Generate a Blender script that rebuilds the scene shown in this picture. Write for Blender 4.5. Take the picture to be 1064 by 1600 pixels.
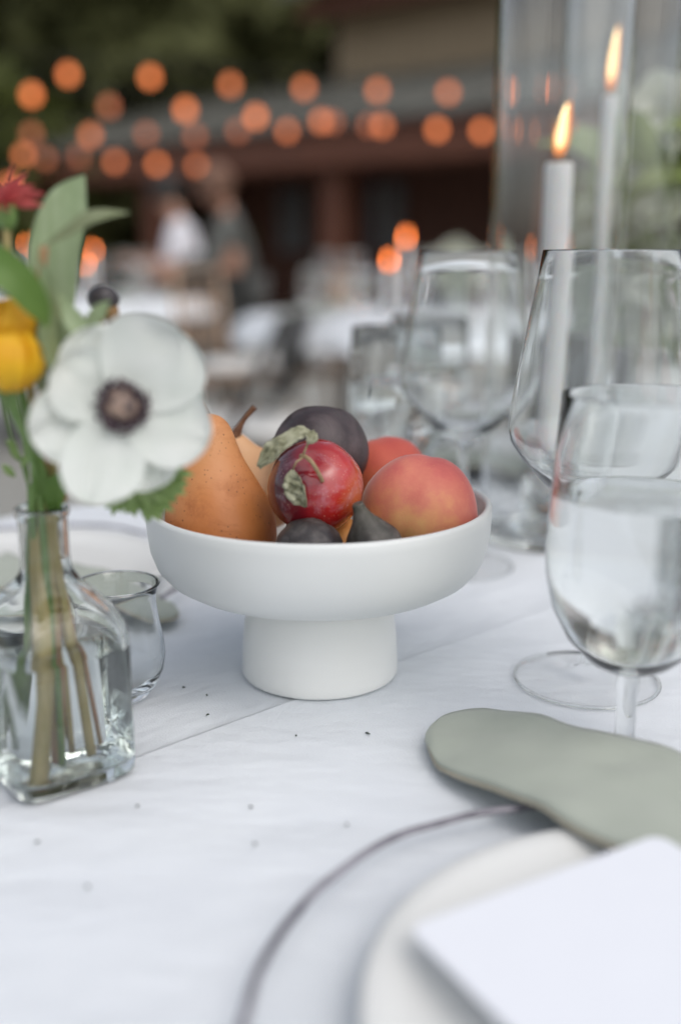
import bpy, math, random
from mathutils import Vector, Matrix, noise
R = math.radians
random.seed(7)
sc = bpy.context.scene
for o in list(bpy.data.objects):
    bpy.data.objects.remove(o)
C = sc.collection

# ------------------------------------------------------------------ camera, world, light, exposure
F = 1620.0                       # focal length in photograph pixels
PITCH = math.atan(405 / F)
CAM = Vector((0, 0, 0.985))
cam = bpy.data.cameras.new('camera')
cam.sensor_fit = 'VERTICAL'; cam.sensor_height = 36; cam.lens = 36 * F / 1600
cam.clip_start = 0.01; cam.clip_end = 500
cam.dof.use_dof = True; cam.dof.focus_distance = 0.54
cam.dof.aperture_fstop = 2.3; cam.dof.aperture_blades = 0
camo = bpy.data.objects.new('camera', cam); C.objects.link(camo)
camo.location = CAM; camo.rotation_euler = (math.pi / 2 - PITCH, 0, 0)
sc.camera = camo

SUN_EL, SUN_AZ = 53, 140         # degrees; azimuth measured from +Y clockwise
w = bpy.data.worlds.new('World'); sc.world = w; w.use_nodes = True
nt = w.node_tree; nt.nodes.clear()
sky = nt.nodes.new('ShaderNodeTexSky'); sky.sky_type = 'NISHITA'; sky.sun_disc = False
sky.sun_elevation = R(SUN_EL); sky.sun_rotation = R(SUN_AZ)
sky.air_density = 1.0; sky.dust_density = 3.0; sky.ozone_density = 1.0
bg = nt.nodes.new('ShaderNodeBackground'); bg.inputs[1].default_value = 0.15
wo = nt.nodes.new('ShaderNodeOutputWorld')
hs = nt.nodes.new('ShaderNodeHueSaturation'); hs.inputs['Saturation'].default_value = .42     # thin even cloud takes the blue out
nt.links.new(sky.outputs[0], hs.inputs['Color']); nt.links.new(hs.outputs[0], bg.inputs[0]); nt.links.new(bg.outputs[0], wo.inputs[0])
sl = bpy.data.lights.new('sun', 'SUN'); sl.energy = 0.7; sl.angle = R(90); sl.color = (1, .955, .9)
so = bpy.data.objects.new('sun', sl); C.objects.link(so)
sd = Vector((math.sin(R(SUN_AZ)) * math.cos(R(SUN_EL)), math.cos(R(SUN_AZ)) * math.cos(R(SUN_EL)), math.sin(R(SUN_EL))))
so.rotation_euler = sd.to_track_quat('Z', 'Y').to_euler()
sc.view_settings.view_transform = 'Standard'; sc.view_settings.look = 'None'
sc.view_settings.exposure = 0.25; sc.view_settings.gamma = 1
sc.view_settings.use_curve_mapping = False
sc.render.engine = 'CYCLES'
cy = sc.cycles
cy.max_bounces = 24; cy.transmission_bounces = 24; cy.glossy_bounces = 8; cy.diffuse_bounces = 10
cy.transparent_max_bounces = 24; cy.caustics_refractive = True; cy.caustics_reflective = False
cy.blur_glossy = 0.5; cy.sample_clamp_indirect = 6; cy.use_denoising = True

# ------------------------------------------------------------------ pixel -> world helpers
FW = Vector((0, math.cos(PITCH), -math.sin(PITCH))); UP = Vector((0, math.sin(PITCH), math.cos(PITCH)))
def ray(px, py):
    return Vector((1, 0, 0)) * ((px - 532) / F) + UP * (-(py - 800) / F) + FW
def at(px, py, Y):
    d = ray(px, py); return CAM + d * (Y / d.y)
def onz(px, py, z):
    d = ray(px, py); return CAM + d * ((z - CAM.z) / d.z)
def pxm(Y): return Y / F        # metres per photo pixel, roughly, at a distance Y

# ------------------------------------------------------------------ mesh helpers
class MB:
    def __init__(s): s.v = []; s.f = []
    def add(s, vf, m=None):
        n = len(s.v); v, f = vf
        s.v += [tuple(m @ Vector(p)) for p in v] if m is not None else [tuple(p) for p in v]
        s.f += [tuple(i + n for i in q) for q in f]; return s
    def get(s): return s.v, s.f
def build(name, vf, mat, parent=None, loc=None, smooth=True, sharp=None):
    me = bpy.data.meshes.new(name); me.from_pydata([tuple(p) for p in vf[0]], [], vf[1]); me.validate()
    if smooth:
        me.polygons.foreach_set('use_smooth', [True] * len(me.polygons))
        if sharp: me.set_sharp_from_angle(angle=R(sharp))
    me.materials.append(mat)
    o = bpy.data.objects.new(name, me); C.objects.link(o)
    if parent: o.parent = parent
    if loc is not None: o.location = loc
    return o
def empty(name, loc=(0, 0, 0), rz=0, label=None, cat=None, group=None):
    o = bpy.data.objects.new(name, None); C.objects.link(o); o.location = loc; o.rotation_euler.z = rz
    o.empty_display_size = .02
    if label: tag(o, label, cat, group)
    return o
def tag(o, label=None, cat=None, group=None, kind=None):
    if label: o['label'] = label
    if cat: o['category'] = cat
    if group: o['group'] = group
    if kind: o['kind'] = kind
    return o
def dup(o, loc=None, rz=None, label=None, group=None, parent=None):
    c = o.copy(); C.objects.link(c); c.parent = parent
    if loc is not None: c.location = loc
    if rz is not None: c.rotation_euler.z = rz
    if label: c['label'] = label
    if group: c['group'] = group
    for ch in list(o.children): dup(ch, parent=c)
    return c
def lathe(prof, seg=48, wob=None):
    v, f, rings = [], [], []
    for r, z in prof:
        if r < 1e-6:
            rings.append([len(v)]); v.append((0, 0, z))
        else:
            ring = []
            for k in range(seg):
                a = 2 * math.pi * k / seg
                rr = r * (wob(a, z) if wob else 1)
                ring.append(len(v)); v.append((rr * math.cos(a), rr * math.sin(a), z))
            rings.append(ring)
    for a, b in zip(rings, rings[1:]):
        if len(a) == 1 and len(b) == 1: continue
        for k in range(seg):
            k2 = (k + 1) % seg
            if len(a) == 1: f.append((a[0], b[k2], b[k]))
            elif len(b) == 1: f.append((a[k], a[k2], b[0]))
            else: f.append((a[k], a[k2], b[k2], b[k]))
    return v, f
def spline(pts, n=8):
    """Catmull-Rom through tuples of any length"""
    out = []; P = [pts[0]] + list(pts) + [pts[-1]]
    for i in range(1, len(P) - 2):
        p0, p1, p2, p3 = P[i - 1], P[i], P[i + 1], P[i + 2]
        for k in range(n):
            t = k / n
            out.append(tuple(.5 * (2 * b + (c - a) * t + (2 * a - 5 * b + 4 * c - d) * t * t + (3 * b - a - 3 * c + d) * t ** 3)
                             for a, b, c, d in zip(p0, p1, p2, p3)))
    out.append(tuple(pts[-1])); return out
def tube(pts, rads, seg=8, cap=True):
    pts = [Vector(p) for p in pts]
    if not isinstance(rads, (list, tuple)): rads = [rads] * len(pts)
    v, f = [], []; prev = None
    for i, p in enumerate(pts):
        t = (pts[min(i + 1, len(pts) - 1)] - pts[max(i - 1, 0)]).normalized()
        if prev is None: n = t.orthogonal().normalized()
        else:
            n = prev - t * prev.dot(t)
            n = n.normalized() if n.length > 1e-6 else t.orthogonal().normalized()
        prev = n; b = t.cross(n)
        for k in range(seg):
            a = 2 * math.pi * k / seg
            v.append(tuple(p + (n * math.cos(a) + b * math.sin(a)) * rads[i]))
    for i in range(len(pts) - 1):
        for k in range(seg):
            k2 = (k + 1) % seg
            f.append((i * seg + k, i * seg + k2, (i + 1) * seg + k2, (i + 1) * seg + k))
    if cap:
        f.append(tuple(range(seg - 1, -1, -1))); m = (len(pts) - 1) * seg; f.append(tuple(range(m, m + seg)))
    return v, f
def grid(fn, nu, nv):
    v = [tuple(fn(i / nu, j / nv)) for i in range(nu + 1) for j in range(nv + 1)]; W = nv + 1
    return v, [(i * W + j, (i + 1) * W + j, (i + 1) * W + j + 1, i * W + j + 1) for i in range(nu) for j in range(nv)]
def box(x0, x1, y0, y1, z0, z1, b=0):
    if not b:
        v = [(x, y, z) for z in (z0, z1) for y in (y0, y1) for x in (x0, x1)]
        return v, [(0, 2, 3, 1), (4, 5, 7, 6), (0, 1, 5, 4), (2, 6, 7, 3), (0, 4, 6, 2), (1, 3, 7, 5)]
    # chamfered box: rings in z
    def ring(e, z): return [(x0 + e + b, y0 + e, z), (x1 - e - b, y0 + e, z), (x1 - e, y0 + e + b, z), (x1 - e, y1 - e - b, z),
                            (x1 - e - b, y1 - e, z), (x0 + e + b, y1 - e, z), (x0 + e, y1 - e - b, z), (x0 + e, y0 + e + b, z)]
    rs = [ring(b * .7, z0), ring(0, z0 + b), ring(0, z1 - b), ring(b * .7, z1)]
    v = [p for r in rs for p in r]; f = [tuple(range(7, -1, -1)), tuple(range(24, 32))]
    for i in range(3):
        for k in range(8):
            k2 = (k + 1) % 8; f.append((i * 8 + k, i * 8 + k2, i * 8 + 8 + k2, i * 8 + 8 + k))
    return v, f
def ellipsoid(c, r, nu=12, nv=16, bump=0, seed=0):
    v, f = lathe([(math.sin(math.pi * i / nu) if 0 < i < nu else 0, -math.cos(math.pi * i / nu)) for i in range(nu + 1)], nv)
    o = []
    for p in v:
        s = 1 + bump * noise.noise(Vector(p) * 1.7 + Vector((seed, seed * .7, 0)))
        o.append((c[0] + p[0] * r[0] * s, c[1] + p[1] * r[1] * s, c[2] + p[2] * r[2] * s))
    return o, f
def local(vf, origin):
    o = Vector(origin); return [tuple(Vector(p) - o) for p in vf[0]], vf[1]

# ------------------------------------------------------------------ materials
def lin(r, g, b):
    g_ = lambda c: (c / 255 / 12.92) if c / 255 <= .04045 else ((c / 255 + .055) / 1.055) ** 2.4
    return (g_(r), g_(g), g_(b), 1)
def mat(name, col, rough=.5, col2=None, scale=20, detail=4, bump=0, bscale=None, spec=.5, sss=0, sheen=0, coat=0, trl=0,
        emit=None, es=0, stretch=None, lo=.35, hi=.65):
    m = bpy.data.materials.new(name); m.use_nodes = True
    t = m.node_tree; b = t.nodes['Principled BSDF']
    b.inputs['Base Color'].default_value = (*col[:3], 1); b.inputs['Roughness'].default_value = rough
    b.inputs['Specular IOR Level'].default_value = spec
    if sheen: b.inputs['Sheen Weight'].default_value = sheen; b.inputs['Sheen Roughness'].default_value = .4
    if coat: b.inputs['Coat Weight'].default_value = coat; b.inputs['Coat Roughness'].default_value = .08
    if sss:
        b.inputs['Subsurface Weight'].default_value = sss; b.inputs['Subsurface Radius'].default_value = (.006, .004, .003)
        b.inputs['Subsurface Scale'].default_value = 1
    if emit: b.inputs['Emission Color'].default_value = (*emit[:3], 1); b.inputs['Emission Strength'].default_value = es
    if col2 or bump:
        tc = t.nodes.new('ShaderNodeTexCoord'); src = tc.outputs['Object']
        if stretch:
            mp = t.nodes.new('ShaderNodeMapping'); mp.inputs['Scale'].default_value = stretch
            t.links.new(src, mp.inputs[0]); src = mp.outputs[0]
    if col2:
        n = t.nodes.new('ShaderNodeTexNoise'); n.inputs['Scale'].default_value = scale; n.inputs['Detail'].default_value = detail
        t.links.new(src, n.inputs['Vector'])
        r = t.nodes.new('ShaderNodeValToRGB'); r.color_ramp.elements[0].position = lo; r.color_ramp.elements[1].position = hi
        r.color_ramp.elements[0].color = (*col[:3], 1); r.color_ramp.elements[1].color = (*col2[:3], 1)
        t.links.new(n.outputs[0], r.inputs[0]); t.links.new(r.outputs[0], b.inputs['Base Color'])
    if bump:
        n2 = t.nodes.new('ShaderNodeTexNoise'); n2.inputs['Scale'].default_value = bscale or scale; n2.inputs['Detail'].default_value = 4
        t.links.new(src, n2.inputs['Vector'])
        bp = t.nodes.new('ShaderNodeBump'); bp.inputs['Distance'].default_value = bump; bp.inputs['Strength'].default_value = .8
        t.links.new(n2.outputs[0], bp.inputs['Height']); t.links.new(bp.outputs[0], b.inputs['Normal'])
    if trl:
        tr = t.nodes.new('ShaderNodeBsdfTranslucent'); mx = t.nodes.new('ShaderNodeMixShader'); mx.inputs[0].default_value = trl
        if col2: t.links.new(r.outputs[0], tr.inputs[0])
        else: tr.inputs[0].default_value = (*col[:3], 1)
        t.links.new(b.outputs[0], mx.inputs[1]); t.links.new(tr.outputs[0], mx.inputs[2])
        t.links.new(mx.outputs[0], t.nodes['Material Output'].inputs[0])
    return m
def glassmat(name, col=(1, 1, 1), ior=1.46, rough=0):
    m = bpy.data.materials.new(name); m.use_nodes = True; t = m.node_tree; t.nodes.clear()
    g = t.nodes.new('ShaderNodeBsdfGlass'); g.inputs['Color'].default_value = (*col, 1); g.inputs['IOR'].default_value = ior
    g.inputs['Roughness'].default_value = rough
    o = t.nodes.new('ShaderNodeOutputMaterial'); t.links.new(g.outputs[0], o.inputs[0]); return m
def emitmat(name, col, s, mix=None):
    m = bpy.data.materials.new(name); m.use_nodes = True; t = m.node_tree; t.nodes.clear()
    e = t.nodes.new('ShaderNodeEmission'); e.inputs[0].default_value = (*col[:3], 1); e.inputs[1].default_value = s
    o = t.nodes.new('ShaderNodeOutputMaterial')
    if mix is None: t.links.new(e.outputs[0], o.inputs[0])
    else:
        tr = t.nodes.new('ShaderNodeBsdfTransparent'); mx = t.nodes.new('ShaderNodeMixShader'); mx.inputs[0].default_value = mix
        t.links.new(tr.outputs[0], mx.inputs[1]); t.links.new(e.outputs[0], mx.inputs[2]); t.links.new(mx.outputs[0], o.inputs[0])
    return m

def thinglass(name, col=(.985, .99, .988), ior=1.45, k=1.0):
    """thin blown wall: light passes straight through, the surface reflects by its Fresnel term"""
    m = bpy.data.materials.new(name); m.use_nodes = True; t = m.node_tree; t.nodes.clear()
    ge = t.nodes.new('ShaderNodeNewGeometry'); mi = t.nodes.new('ShaderNodeMapRange'); mi.inputs[3].default_value = ior; mi.inputs[4].default_value = 1 / ior
    t.links.new(ge.outputs['Backfacing'], mi.inputs[0])
    fr = t.nodes.new('ShaderNodeFresnel'); t.links.new(mi.outputs[0], fr.inputs[0])
    tr = t.nodes.new('ShaderNodeBsdfTransparent'); tr.inputs[0].default_value = (*col, 1)
    gl = t.nodes.new('ShaderNodeBsdfGlossy'); gl.inputs['Roughness'].default_value = 0.0; gl.inputs[0].default_value = (1, 1, 1, 1)
    mx = t.nodes.new('ShaderNodeMixShader'); o = t.nodes.new('ShaderNodeOutputMaterial')
    t.links.new(fr.outputs[0], mx.inputs[0]); t.links.new(tr.outputs[0], mx.inputs[1]); t.links.new(gl.outputs[0], mx.inputs[2]); t.links.new(mx.outputs[0], o.inputs[0])
    return m
THIN = thinglass('thin_blown_glass'); THINF = thinglass('thin_glass_foot', (.997, .998, .998), 1.17)
GLASS = glassmat('clear_glass', (.985, .99, .988))
GLASSG = glassmat('bottle_glass', (.98, .99, .982))
WATER = glassmat('water', (.985, .99, .99), 1.33)
CLOTH = mat('white_table_linen', (.735, .765, .795), .85, col2=(.715, .745, .78), scale=14, bump=.0005, bscale=1000, spec=.2, sheen=.15)
def add_ripple(m, scale, dist):
    t = m.node_tree; bp = [n for n in t.nodes if n.type == 'BUMP'][0]; tc = t.nodes.new('ShaderNodeTexCoord')
    mp = t.nodes.new('ShaderNodeMapping'); mp.inputs['Scale'].default_value = (1, 2.2, 1); mp.inputs['Rotation'].default_value = (0, 0, .5)
    n = t.nodes.new('ShaderNodeTexNoise'); n.inputs['Scale'].default_value = scale; n.inputs['Detail'].default_value = 3
    b2 = t.nodes.new('ShaderNodeBump'); b2.inputs['Distance'].default_value = dist; b2.inputs['Strength'].default_value = 1
    t.links.new(tc.outputs['Object'], mp.inputs[0]); t.links.new(mp.outputs[0], n.inputs['Vector']); t.links.new(n.outputs[0], b2.inputs['Height']); t.links.new(b2.outputs[0], bp.inputs['Normal'])
add_ripple(CLOTH, 9, .008)
CERAMIC = mat('matt_white_ceramic', (.70, .72, .71), .38, col2=(.675, .695, .685), scale=9, spec=.4, bump=.0001, bscale=60)
FOOTC = mat('white_ceramic_foot', (.81, .815, .785), .32, col2=(.785, .79, .76), scale=8, spec=.45, stretch=(1, 1, 4))
WAX = mat('white_wax', (.88, .865, .86), .45, sss=.5)
WICK = mat('burnt_wick', (.02, .015, .012), .9, col2=(.06, .045, .03), scale=800)
FLAME_O = emitmat('flame_outer', (1, .30, .07), 1.3, .5)
FLAME_I = emitmat('flame_core', (1, .74, .38), 3.6)
FLAME_F = emitmat('far_candle_flame', (1, .23, .05), 14)
WOOD_D = mat('dark_brown_timber', (.085, .034, .022), .7, col2=(.14, .06, .04), scale=6, stretch=(6, 6, .6), bump=.004)
WOOD_R = mat('red_brown_timber', (.11, .038, .020), .65, col2=(.17, .062, .034), scale=5, stretch=(.7, 6, 6), bump=.004)
WOOD_G = mat('weathered_grey_board', (.28, .205, .125), .8, col2=(.37, .29, .19), scale=4, stretch=(8, 8, .5), bump=.004)
ROOFM = mat('grey_green_roof', (.105, .105, .09), .7, col2=(.14, .138, .12), scale=3, bump=.01)
DOORR = mat('dark_red_door', (.07, .012, .009), .5, col2=(.045, .009, .008), scale=3)
PANE = mat('dark_window_glass', (.02, .022, .026), .08, col2=(.03, .033, .038), scale=2, spec=.6)
GRAVEL = mat('pale_gravel', (.25, .25, .225), .95, col2=(.36, .355, .33), scale=30, bump=.02)
EARTH = mat('forest_floor', (.03, .03, .018), .95, col2=(.05, .05, .028), scale=.7, bump=.03)
CABLE = mat('black_rubber_cable', (.012, .012, .012), .6, col2=(.02, .02, .02), scale=40)
CHAIRB = mat('black_painted_chair', (.022, .022, .022), .45, col2=(.035, .034, .032), scale=30)
CHAIRW = mat('natural_beech', (.36, .24, .16), .5, col2=(.45, .31, .21), scale=12, stretch=(6, 6, 1))
CUSH = mat('white_cushion', (.76, .75, .72), .9, col2=(.7, .69, .66), scale=15, bump=.002)

# ================================================================== setting: ground
g = build('ground', grid(lambda a, b: (-60 + 120 * a, -30 + 120 * b, 0), 24, 24), GRAVEL); tag(g, 'pale gravel yard under the tables', kind='structure')
def hillz(a, b):
    x = -60 + 120 * a; y = 24 + 66 * b
    return (x, y, .03 + 13 * min(1, b * 1.6) ** 1.2 + .8 * noise.noise(Vector((x * .12, y * .12, 0))) * min(1, b * 8))
h = build('wooded_slope', grid(hillz, 40, 24), EARTH); tag(h, 'dark wooded slope behind the barn', kind='structure')

# ================================================================== barn
BARN = empty('timber_barn', (1.2, 12.0, 0), R(-41), 'weathered timber barn with red brown porch beam and dark doorways', 'barn')
def bpart(name, vf, m, parent=BARN, smooth=False): return build(name, vf, m, parent, smooth=smooth)
bpart('porch_floor', box(-12, 8, 0, 2.4, .005, .16), WOOD_G)
bpart('back_wall', box(-12, 8, 2.4, 2.6, .01, 2.95), WOOD_D)
bpart('porch_ceiling', box(-12.2, 8.2, -.2, 2.38, 2.30, 2.36), WOOD_D)
bpart('fascia', box(-12.3, 8.3, -.32, -.22, 1.98, 2.40), WOOD_R)
bpart('porch_beam', box(-12, 8, .0, .22, 1.95, 2.29), WOOD_R)
# lean-to roof: sloping sheet made of courses
rf = bpart('porch_roof', ([(-12.5, -.45, 2.40), (8.5, -.45, 2.40), (8.5, 2.75, 3.42), (-12.5, 2.75, 3.42), (-12.5, -.45, 2.46), (8.5, -.45, 2.46), (8.5, 2.75, 3.48), (-12.5, 2.75, 3.48)],
      [(0, 3, 2, 1), (4, 5, 6, 7), (0, 1, 5, 4), (2, 3, 7, 6), (1, 2, 6, 5), (0, 4, 7, 3)]), ROOFM)
seam = MB(); seam.add(([(0, -.47, 2.465), (.04, -.47, 2.465), (.04, 2.7, 3.475), (0, 2.7, 3.475), (0, -.47, 2.50), (.04, -.47, 2.50), (.04, 2.7, 3.51), (0, 2.7, 3.51)],
      [(0, 3, 2, 1), (4, 5, 6, 7), (0, 1, 5, 4), (2, 3, 7, 6), (1, 2, 6, 5), (0, 4, 7, 3)]))
s0 = build('roof_seam', seam.get(), ROOFM, rf, smooth=False); s0.location.x = -12
for k in range(1, 34):
    c = s0.copy(); C.objects.link(c); c.location.x = -12 + k * .6
# upper storey: planks
uw = bpart('upper_wall', box(-4.0, 8, 2.72, 2.9, 3.2, 4.42), WOOD_D)
p0 = build('plank', box(0, .19, -.03, 0, 0, .94, .008), WOOD_G, uw, smooth=False)
for k in range(60):
    c = p0 if k == 0 else p0.copy()
    if k: C.objects.link(c)
    c.location = (-4.0 + k * .2, 2.715 - random.uniform(0, .012), 3.45 + random.uniform(-.01, .01))
bpart('upper_fascia', box(-4.3, 8.3, 2.2, 2.3, 4.28, 4.56), WOOD_R)
bpart('upper_roof', ([(-4.5, 1.9, 4.57), (8.6, 1.9, 4.57), (8.6, 6, 6.2), (-4.5, 6, 6.2), (-4.5, 1.9, 4.65), (8.6, 1.9, 4.65), (8.6, 6, 6.3), (-4.5, 6, 6.3)],
      [(0, 3, 2, 1), (4, 5, 6, 7), (0, 1, 5, 4), (2, 3, 7, 6), (1, 2, 6, 5), (0, 4, 7, 3)]), ROOFM)
bpart('side_wall', box(-4.0, -3.85, 2.905, 6, .01, 4.4), WOOD_D)
for x in (-11.6, -8.6, -5.2, -1.75, 1.2, 4.4, 7.6): bpart('post', box(x - .17, x + .17, .0, .3, .161, 1.948, .02), WOOD_R)
for x, wd, m in ((-9.6, 1.0, DOORR), (-3.3, .95, DOORR), (.0, 1.5, DOORR), (2.9, 1.6, DOORR)):
    d = bpart('door', box(x - wd / 2, x + wd / 2, 2.33, 2.396, .165, 2.15), m)
    build('frame', box(x - wd / 2 - .09, x - wd / 2 - .005, 2.3, 2.395, .165, 2.2), WOOD_D, d, smooth=False)
    build('frame', box(x + wd / 2 + .005, x + wd / 2 + .09, 2.3, 2.395, .165, 2.2), WOOD_D, d, smooth=False)
    build('handle', tube([(x + wd * .38, 2.31, 1.05), (x + wd * .38, 2.28, 1.08), (x + wd * .38, 2.28, 1.2), (x + wd * .38, 2.31, 1.23)], .012), CABLE, d)
GLW = mat('pale_window_blind', (.16, .17, .18), .4, col2=(.12, .125, .135), scale=2)
for x in (-7.2, -2.75, -4.6):
    wdw = bpart('window', box(x - .36, x + .36, 2.34, 2.397, .95, 2.0), WOOD_D)
    build('pane', box(x - .30, x + .30, 2.32, 2.338, 1.0, 1.95), GLW if x > -5 else PANE, wdw, smooth=False)
    build('glazing_bar', box(x - .015, x + .015, 2.30, 2.318, 1.0, 1.95), WOOD_D, wdw, smooth=False)

# ================================================================== trees behind
LEAFD = mat('dark_conifer_foliage', (.095, .100, .040), .75, col2=(.125, .13, .052), scale=1.2, trl=.15, spec=.2)
LEAFL = mat('yellow_green_foliage', (.07, .085, .022), .7, col2=(.10, .115, .03), scale=1.5, trl=.2, spec=.2)
BARK = mat('dark_bark', (.035, .026, .018), .9, col2=(.055, .042, .03), scale=6, bump=.03, stretch=(4, 4, .6))
def leafcloud(n, fn, size, seed):
    rnd = random.Random(seed); v, f = [], []
    for _ in range(n):
        c, s = fn(rnd); c = Vector(c)
        q = Vector((rnd.gauss(0, 1), rnd.gauss(0, 1), rnd.gauss(0, 1))).normalized(); t = q.orthogonal().normalized(); b = q.cross(t)
        a = rnd.uniform(0, 6.28); t, b = t * math.cos(a) + b * math.sin(a), b * math.cos(a) - t * math.sin(a)
        s = s * size * rnd.uniform(.6, 1.3); i = len(v)
        v += [tuple(c - t * s), tuple(c + b * s * .45 + q * s * .1), tuple(c + t * s), tuple(c - b * s * .45 - q * s * .1)]
        f.append((i, i + 1, i + 2, i + 3))
    return v, f
def tree(x, y, H, Rr, label, m, seed, n=4200, conifer=True):
    z0 = 0 if y < 24 else .4 * (y - 24) ** 1.0 * .55
    t = empty('conifer_tree' if conifer else 'broadleaf_tree', (x, y, z0), 0, label, 'tree', 'trees behind the barn')
    rnd = random.Random(seed)
    build('trunk', tube([(0, 0, -.4), (rnd.uniform(-.1, .1), 0, H * .4), (0, rnd.uniform(-.1, .1), H * .95)], [.32, .22, .04], 9), BARK, t)
    lb = MB(); cl = []
    for k in range(26):
        hz = H * rnd.uniform(.12, .97); a = rnd.uniform(0, 6.28)
        rr = Rr * ((1.05 - hz / H) if conifer else math.sin(math.pi * min(.98, hz / H) ** .8)) * rnd.uniform(.7, 1.1)
        e = Vector((rr * math.cos(a), rr * math.sin(a), hz + (-.15 * rr if conifer else .25 * rr)))
        lb.add(tube([(0, 0, hz - .2), tuple(e * .5 + Vector((0, 0, hz * .5))), tuple(e)], [.07, .045, .015], 5)); cl.append((e, hz))
    build('limb', lb.get(), BARK, t)['kind'] = 'stuff'
    def fn(r):
        e, hz = r.choice(cl); s = r.uniform(.15, 1.05)
        p = Vector((e.x * s, e.y * s, hz + (e.z - hz) * s)); w_ = .32 + .35 * s
        return (p.x + r.gauss(0, w_), p.y + r.gauss(0, w_), p.z + r.gauss(0, w_ * .6)), 1
    build('crown', leafcloud(n, fn, .34, seed), m, t, smooth=False)
TS = [(-11, 20, 11, 2.8), (-9.5, 22, 14, 3.2), (-9.5, 19.5, 9.5, 2.6), (-6.6, 20.5, 11, 2.8), (-3.9, 19.2, 10, 2.6), (-1.4, 20.8, 12, 2.9), (1.2, 21.5, 12, 2.8), (-8, 23, 13, 3), (-5, 23.5, 13, 3), (-2.4, 24, 14, 3), (4.2, 23, 13, 3), (7.5, 22.5, 12, 3), (-.2, 23.5, 14, 3.2), (-6.4, 25.5, 15, 3.4), (-3.4, 26, 15, 3.4), (-10, 26, 15, 3.4)]
TL = ['dark conifer standing past the receding end of the barn', 'tall slope conifer over the receding end of the barn', 'tall dark conifer by the receding end of the barn roof', 'dark spreading conifer with deep gaps beside the barn', 'dense dark conifer rising over the porch roof', 'dark conifer beside the upper storey wall',
      'dark conifer directly behind the upper storey', 'second row dark conifer on the slope beyond the porch end', 'second row dark conifer on the slope, between two nearer conifers', 'tallest dark conifer on the slope', 'dark conifer behind the upper barn roof', 'dark conifer behind the near end of the upper roof', 'slope conifer filling the gap beside the upper storey', 'rear slope conifer above the small yellow green tree', 'rear slope conifer above the middle of the porch roof', 'rear slope conifer past the receding end of the barn']
for i, (x, y, H_, r_) in enumerate(TS): tree(x, y, H_, r_, TL[i], LEAFD, 30 + i)
tree(-5.6, 17.8, 3.3, 1.3, 'small yellow green broadleaf tree above the porch roof', LEAFL, 91, 1500, False)

# ================================================================== string lights
BULBS = [emitmat('warm_bulb_glow_%s' % n, c, s) for n, c, s in (('bright', (1, .27, .09), 2.5), ('medium', (1, .28, .11), 1.9), ('soft', (1, .31, .16), 1.0))]
SOCK = mat('black_bulb_socket', (.015, .015, .015), .5, col2=(.025, .025, .025), scale=50)
def string_light(pts, label):
    """pts: (px, py, distance, brightness)"""
    o = empty('string_light', at(pts[0][0], pts[0][1], pts[0][2]), 0, label, 'string lights', 'string lights across the yard')
    org = Vector(o.location); W = [at(p[0], p[1], p[2]) for p in pts]
    hang = [p + Vector((0, 0, .12)) for p in W]
    ext = [hang[0] + (hang[0] - hang[1]) * 3 + Vector((0, 0, .1))] + hang + [hang[-1] + (hang[-1] - hang[-2]) * 3 + Vector((0, 0, .1))]
    build('cable', local(tube(spline([tuple(p) for p in ext], 4), .006, 5), org), CABLE, o)
    for p, q in zip(W, pts):
        b = build('bulb', lathe([(0, -.048), (.022, -.043), (.038, -.026), (.045, 0), (.040, .022), (.027, .042), (.016, .056), (0, .058)], 16), BULBS[q[3]], o, p - org)
        build('socket', lathe([(0, .05), (.018, .05), (.019, .105), (.012, .12), (0, .12)], 10), SOCK, b)
string_light([(107, 117, 9.6, 0), (235, 121, 9.6, 0), (360, 133, 9.8, 1), (475, 138, 10, 1), (590, 142, 10.2, 1), (700, 145, 10.4, 1), (839, 140, 10.6, 2)], 'highest string of orange bulbs in front of the dark trees')
string_light([(50, 149, 9, 0), (171, 167, 9.2, 2), (290, 172, 9.4, 0), (400, 183, 9.6, 0), (502, 190, 9.8, 1), (597, 197, 10, 1), (683, 203, 10.2, 0), (752, 205, 10.4, 0), (813, 207, 10.6, 1)], 'long string of orange bulbs running back towards the upper barn wall')
string_light([(50, 210, 10, 2), (142, 212, 10.3, 1), (229, 210, 10.5, 2), (305, 213, 10.7, 2), (372, 205, 10.9, 2), (449, 205, 11, 1), (520, 191, 11.1, 2), (576, 196, 11.2, 2)], 'string of dim orange bulbs level with the porch roof')
string_light([(37, 243, 10.4, 1), (72, 249, 10.8, 2), (124, 245, 11.2, 2), (180, 253, 11.4, 1), (246, 257, 11.6, 0), (308, 260, 11.8, 1)], 'lowest string of orange bulbs along the porch beam')
string_light([(-60, 300, 9, 1), (15, 290, 9.4, 1)], 'short string of orange bulbs behind the red flower')

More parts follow.
